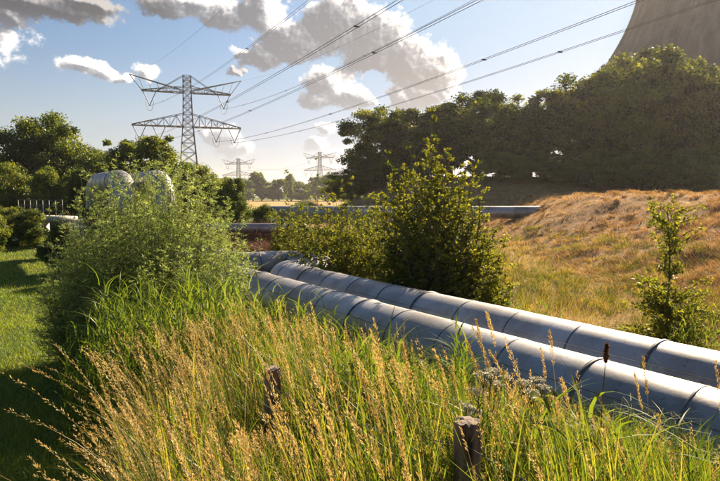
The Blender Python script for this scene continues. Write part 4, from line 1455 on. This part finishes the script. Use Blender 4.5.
    g.links.new(math_('ADD', cur, math_('MULTIPLY', fb2, .22, t=g), t=g), go.inputs[1])
    cur = math_('ADD', cur, math_('MULTIPLY', fb2, .55, t=g), t=g)
    g.links.new(cur, go.inputs[0])

    def dens(vec, k=1):
        n = N('ShaderNodeGroup'); n.node_tree = g; L(vec, n.inputs[0]); return n.outputs[k] if k < 2 else n.outputs

    def off(k):
        m = N('ShaderNodeVectorMath'); m.operation = 'ADD'; L(cmb.outputs[0], m.inputs[0]); m.inputs[1].default_value = (k * .85, k * .55, 0); return m.outputs[0]
    o0 = dens(cmb.outputs[0], 2); dA, d0 = o0[0], o0[1]; d1 = dens(off(.9)); d2 = dens(off(2.6))

    def mr(val, a, b, c=0., d=1., smooth=True):
        m = N('ShaderNodeMapRange'); m.interpolation_type = 'SMOOTHSTEP' if smooth else 'LINEAR'
        L(val, m.inputs[0]); m.inputs[1].default_value = a; m.inputs[2].default_value = b; m.inputs[3].default_value = c; m.inputs[4].default_value = d
        return m.outputs[0]
    alpha = mr(dA, -.07, .25)
    pos = lambda d: math_('MAXIMUM', d, 0.0)
    # optical thickness on the way to the sun
    tau = math_('ADD', math_('MULTIPLY', pos(d0), .45), math_('ADD', math_('MULTIPLY', pos(d1), 1.5), math_('MULTIPLY', pos(d2), .9)))
    thin = math_('MULTIPLY', mr(azi, -20, -14, 1, 0), mr(ele, 12.6, 14, 1, 0))
    tau = math_('MULTIPLY', tau, math_('SUBTRACT', 1.0, math_('MULTIPLY', thin, .72)))
    for (px, py, rx, ry, kk) in ((190, 8, 60, 26, .6), (268, 18, 26, 16, .75), (335, 86, 34, 26, .7), (300, 76, 20, 14, .5), (430, 70, 10, 30, .4)):
        a0, e0 = azel(px, py)
        sb_ = N('ShaderNodeVectorMath'); sb_.operation = 'SUBTRACT'; L(cmb.outputs[0], sb_.inputs[0]); sb_.inputs[1].default_value = (a0, e0, 0)
        ms_ = N('ShaderNodeVectorMath'); ms_.operation = 'MULTIPLY'; L(sb_.outputs[0], ms_.inputs[0]); ms_.inputs[1].default_value = (1 / (rx * K), 1 / (ry * K), 0)
        ln_ = N('ShaderNodeVectorMath'); ln_.operation = 'LENGTH'; L(ms_.outputs[0], ln_.inputs[0])
        tau = math_('MULTIPLY', tau, mr(ln_.outputs['Value'], .2, 1.1, 1 - kk, 1))
    rel = math_('MULTIPLY', math_('SUBTRACT', d0, dens(off(.35))), 1.5)
    lit = math_('ADD', math_('POWER', 2.71828, math_('MULTIPLY', tau, -2.6)), math_('MINIMUM', math_('MAXIMUM', rel, -.2), .45))
    cr = N('ShaderNodeValToRGB')
    e = cr.color_ramp.elements
    stops = [(0.0, (1.15, 1.3, 1.6)), (.12, (1.55, 1.72, 2.05)), (.3, (2.35, 2.5, 2.85)), (.5, (5.2, 5.1, 5.1)), (.72, (8.6, 8.3, 7.9))]
    while len(e) < len(stops): e.new(.5)
    for k, (p, c) in enumerate(stops):
        e[k].position = p; e[k].color = (c[0] / 10, c[1] / 10, c[2] / 10, 1)
    L(lit, cr.inputs[0])
    sc = N('ShaderNodeVectorMath'); sc.operation = 'SCALE'; L(cr.outputs[0], sc.inputs[0]); dk = math_('MULTIPLY', mr(azi, -21, -16, 1, 0), mr(ele, 13.5, 16, 0, .5)); L(math_('MULTIPLY', math_('SUBTRACT', 1.0, dk), 10.0), sc.inputs['Scale'])
    # warm hazy band low in the sky
    cl = N('ShaderNodeVectorMath'); cl.operation = 'MINIMUM'; L(sky.outputs[0], cl.inputs[0]); cl.inputs[1].default_value = (4.4, 5.6, 7.0)
    tint = N('ShaderNodeVectorMath'); tint.operation = 'MULTIPLY'; L(cl.outputs[0], tint.inputs[0]); tint.inputs[1].default_value = (.45, .61, .73)
    low = mr(ele, 0, 16, 1, 0)
    warm = N('ShaderNodeMixRGB'); L(math_('MULTIPLY', low, .42), warm.inputs[0]); L(tint.outputs[0], warm.inputs[1]); warm.inputs[2].default_value = (5.4, 4.5, 3.65, 1)
    # thin streaks near the horizon
    mp = N('ShaderNodeVectorMath'); mp.operation = 'MULTIPLY'; L(cmb.outputs[0], mp.inputs[0]); mp.inputs[1].default_value = (.10, .55, 1)
    sn = N('ShaderNodeTexNoise'); sn.inputs['Scale'].default_value = 1.0; sn.inputs['Detail'].default_value = 6; L(mp.outputs[0], sn.inputs['Vector'])
    st_ = math_('MULTIPLY', mr(sn.outputs['Fac'], .52, .75), mr(ele, 14, 3))
    stm = N('ShaderNodeMixRGB'); L(math_('MULTIPLY', st_, .5), stm.inputs[0]); L(warm.outputs[0], stm.inputs[1]); stm.inputs[2].default_value = (5.1, 4.5, 4.0, 1)
    # distant clouds fade into the low haze
    fade = mr(ele, 2, 12, .35, 1)
    fin = N('ShaderNodeMixRGB'); L(math_('MULTIPLY', alpha, fade), fin.inputs[0]); L(stm.outputs[0], fin.inputs[1]); L(sc.outputs[0], fin.inputs[2])
    L(fin.outputs[0], bg.inputs[0])


build_world()
SC.world.cycles.sampling_method = 'MANUAL'
SC.world.cycles.sample_map_resolution = 256

# ------------------------------------------------------------------ haze
HAZE = 0.0002
if HAZE:
    hb = MB()
    box(hb, (0, 1550, 60), 4800, 3700, 140)
    m, nt, out = new_mat('haze_air')
    v = nt.nodes.new('ShaderNodeVolumePrincipled')
    v.inputs['Color'].default_value = (.94, .91, .90, 1)
    v.inputs['Density'].default_value = HAZE
    v.inputs['Anisotropy'].default_value = .55
    nt.links.new(v.outputs[0], out.inputs['Volume'])
    hz = hb.build('haze', m)
    tag(hz, 'thin warm evening haze over the whole scene', 'haze', None, 'stuff')

# ------------------------------------------------------------------ render settings
SC.render.engine = 'CYCLES'
cy = SC.cycles
cy.use_denoising = True
cy.denoiser = 'OPENIMAGEDENOISE'
cy.use_adaptive_sampling = True
cy.adaptive_threshold = .015
cy.max_bounces = 8
cy.diffuse_bounces = 3
cy.glossy_bounces = 3
cy.transmission_bounces = 4
cy.volume_bounces = 0
cy.transparent_max_bounces = 8
cy.caustics_reflective = False
cy.caustics_refractive = False
SC.view_settings.view_transform = 'Standard'
SC.view_settings.look = 'None'
SC.view_settings.gamma = 1
SC.view_settings.exposure = 1.62
SC.view_settings.use_curve_mapping = False
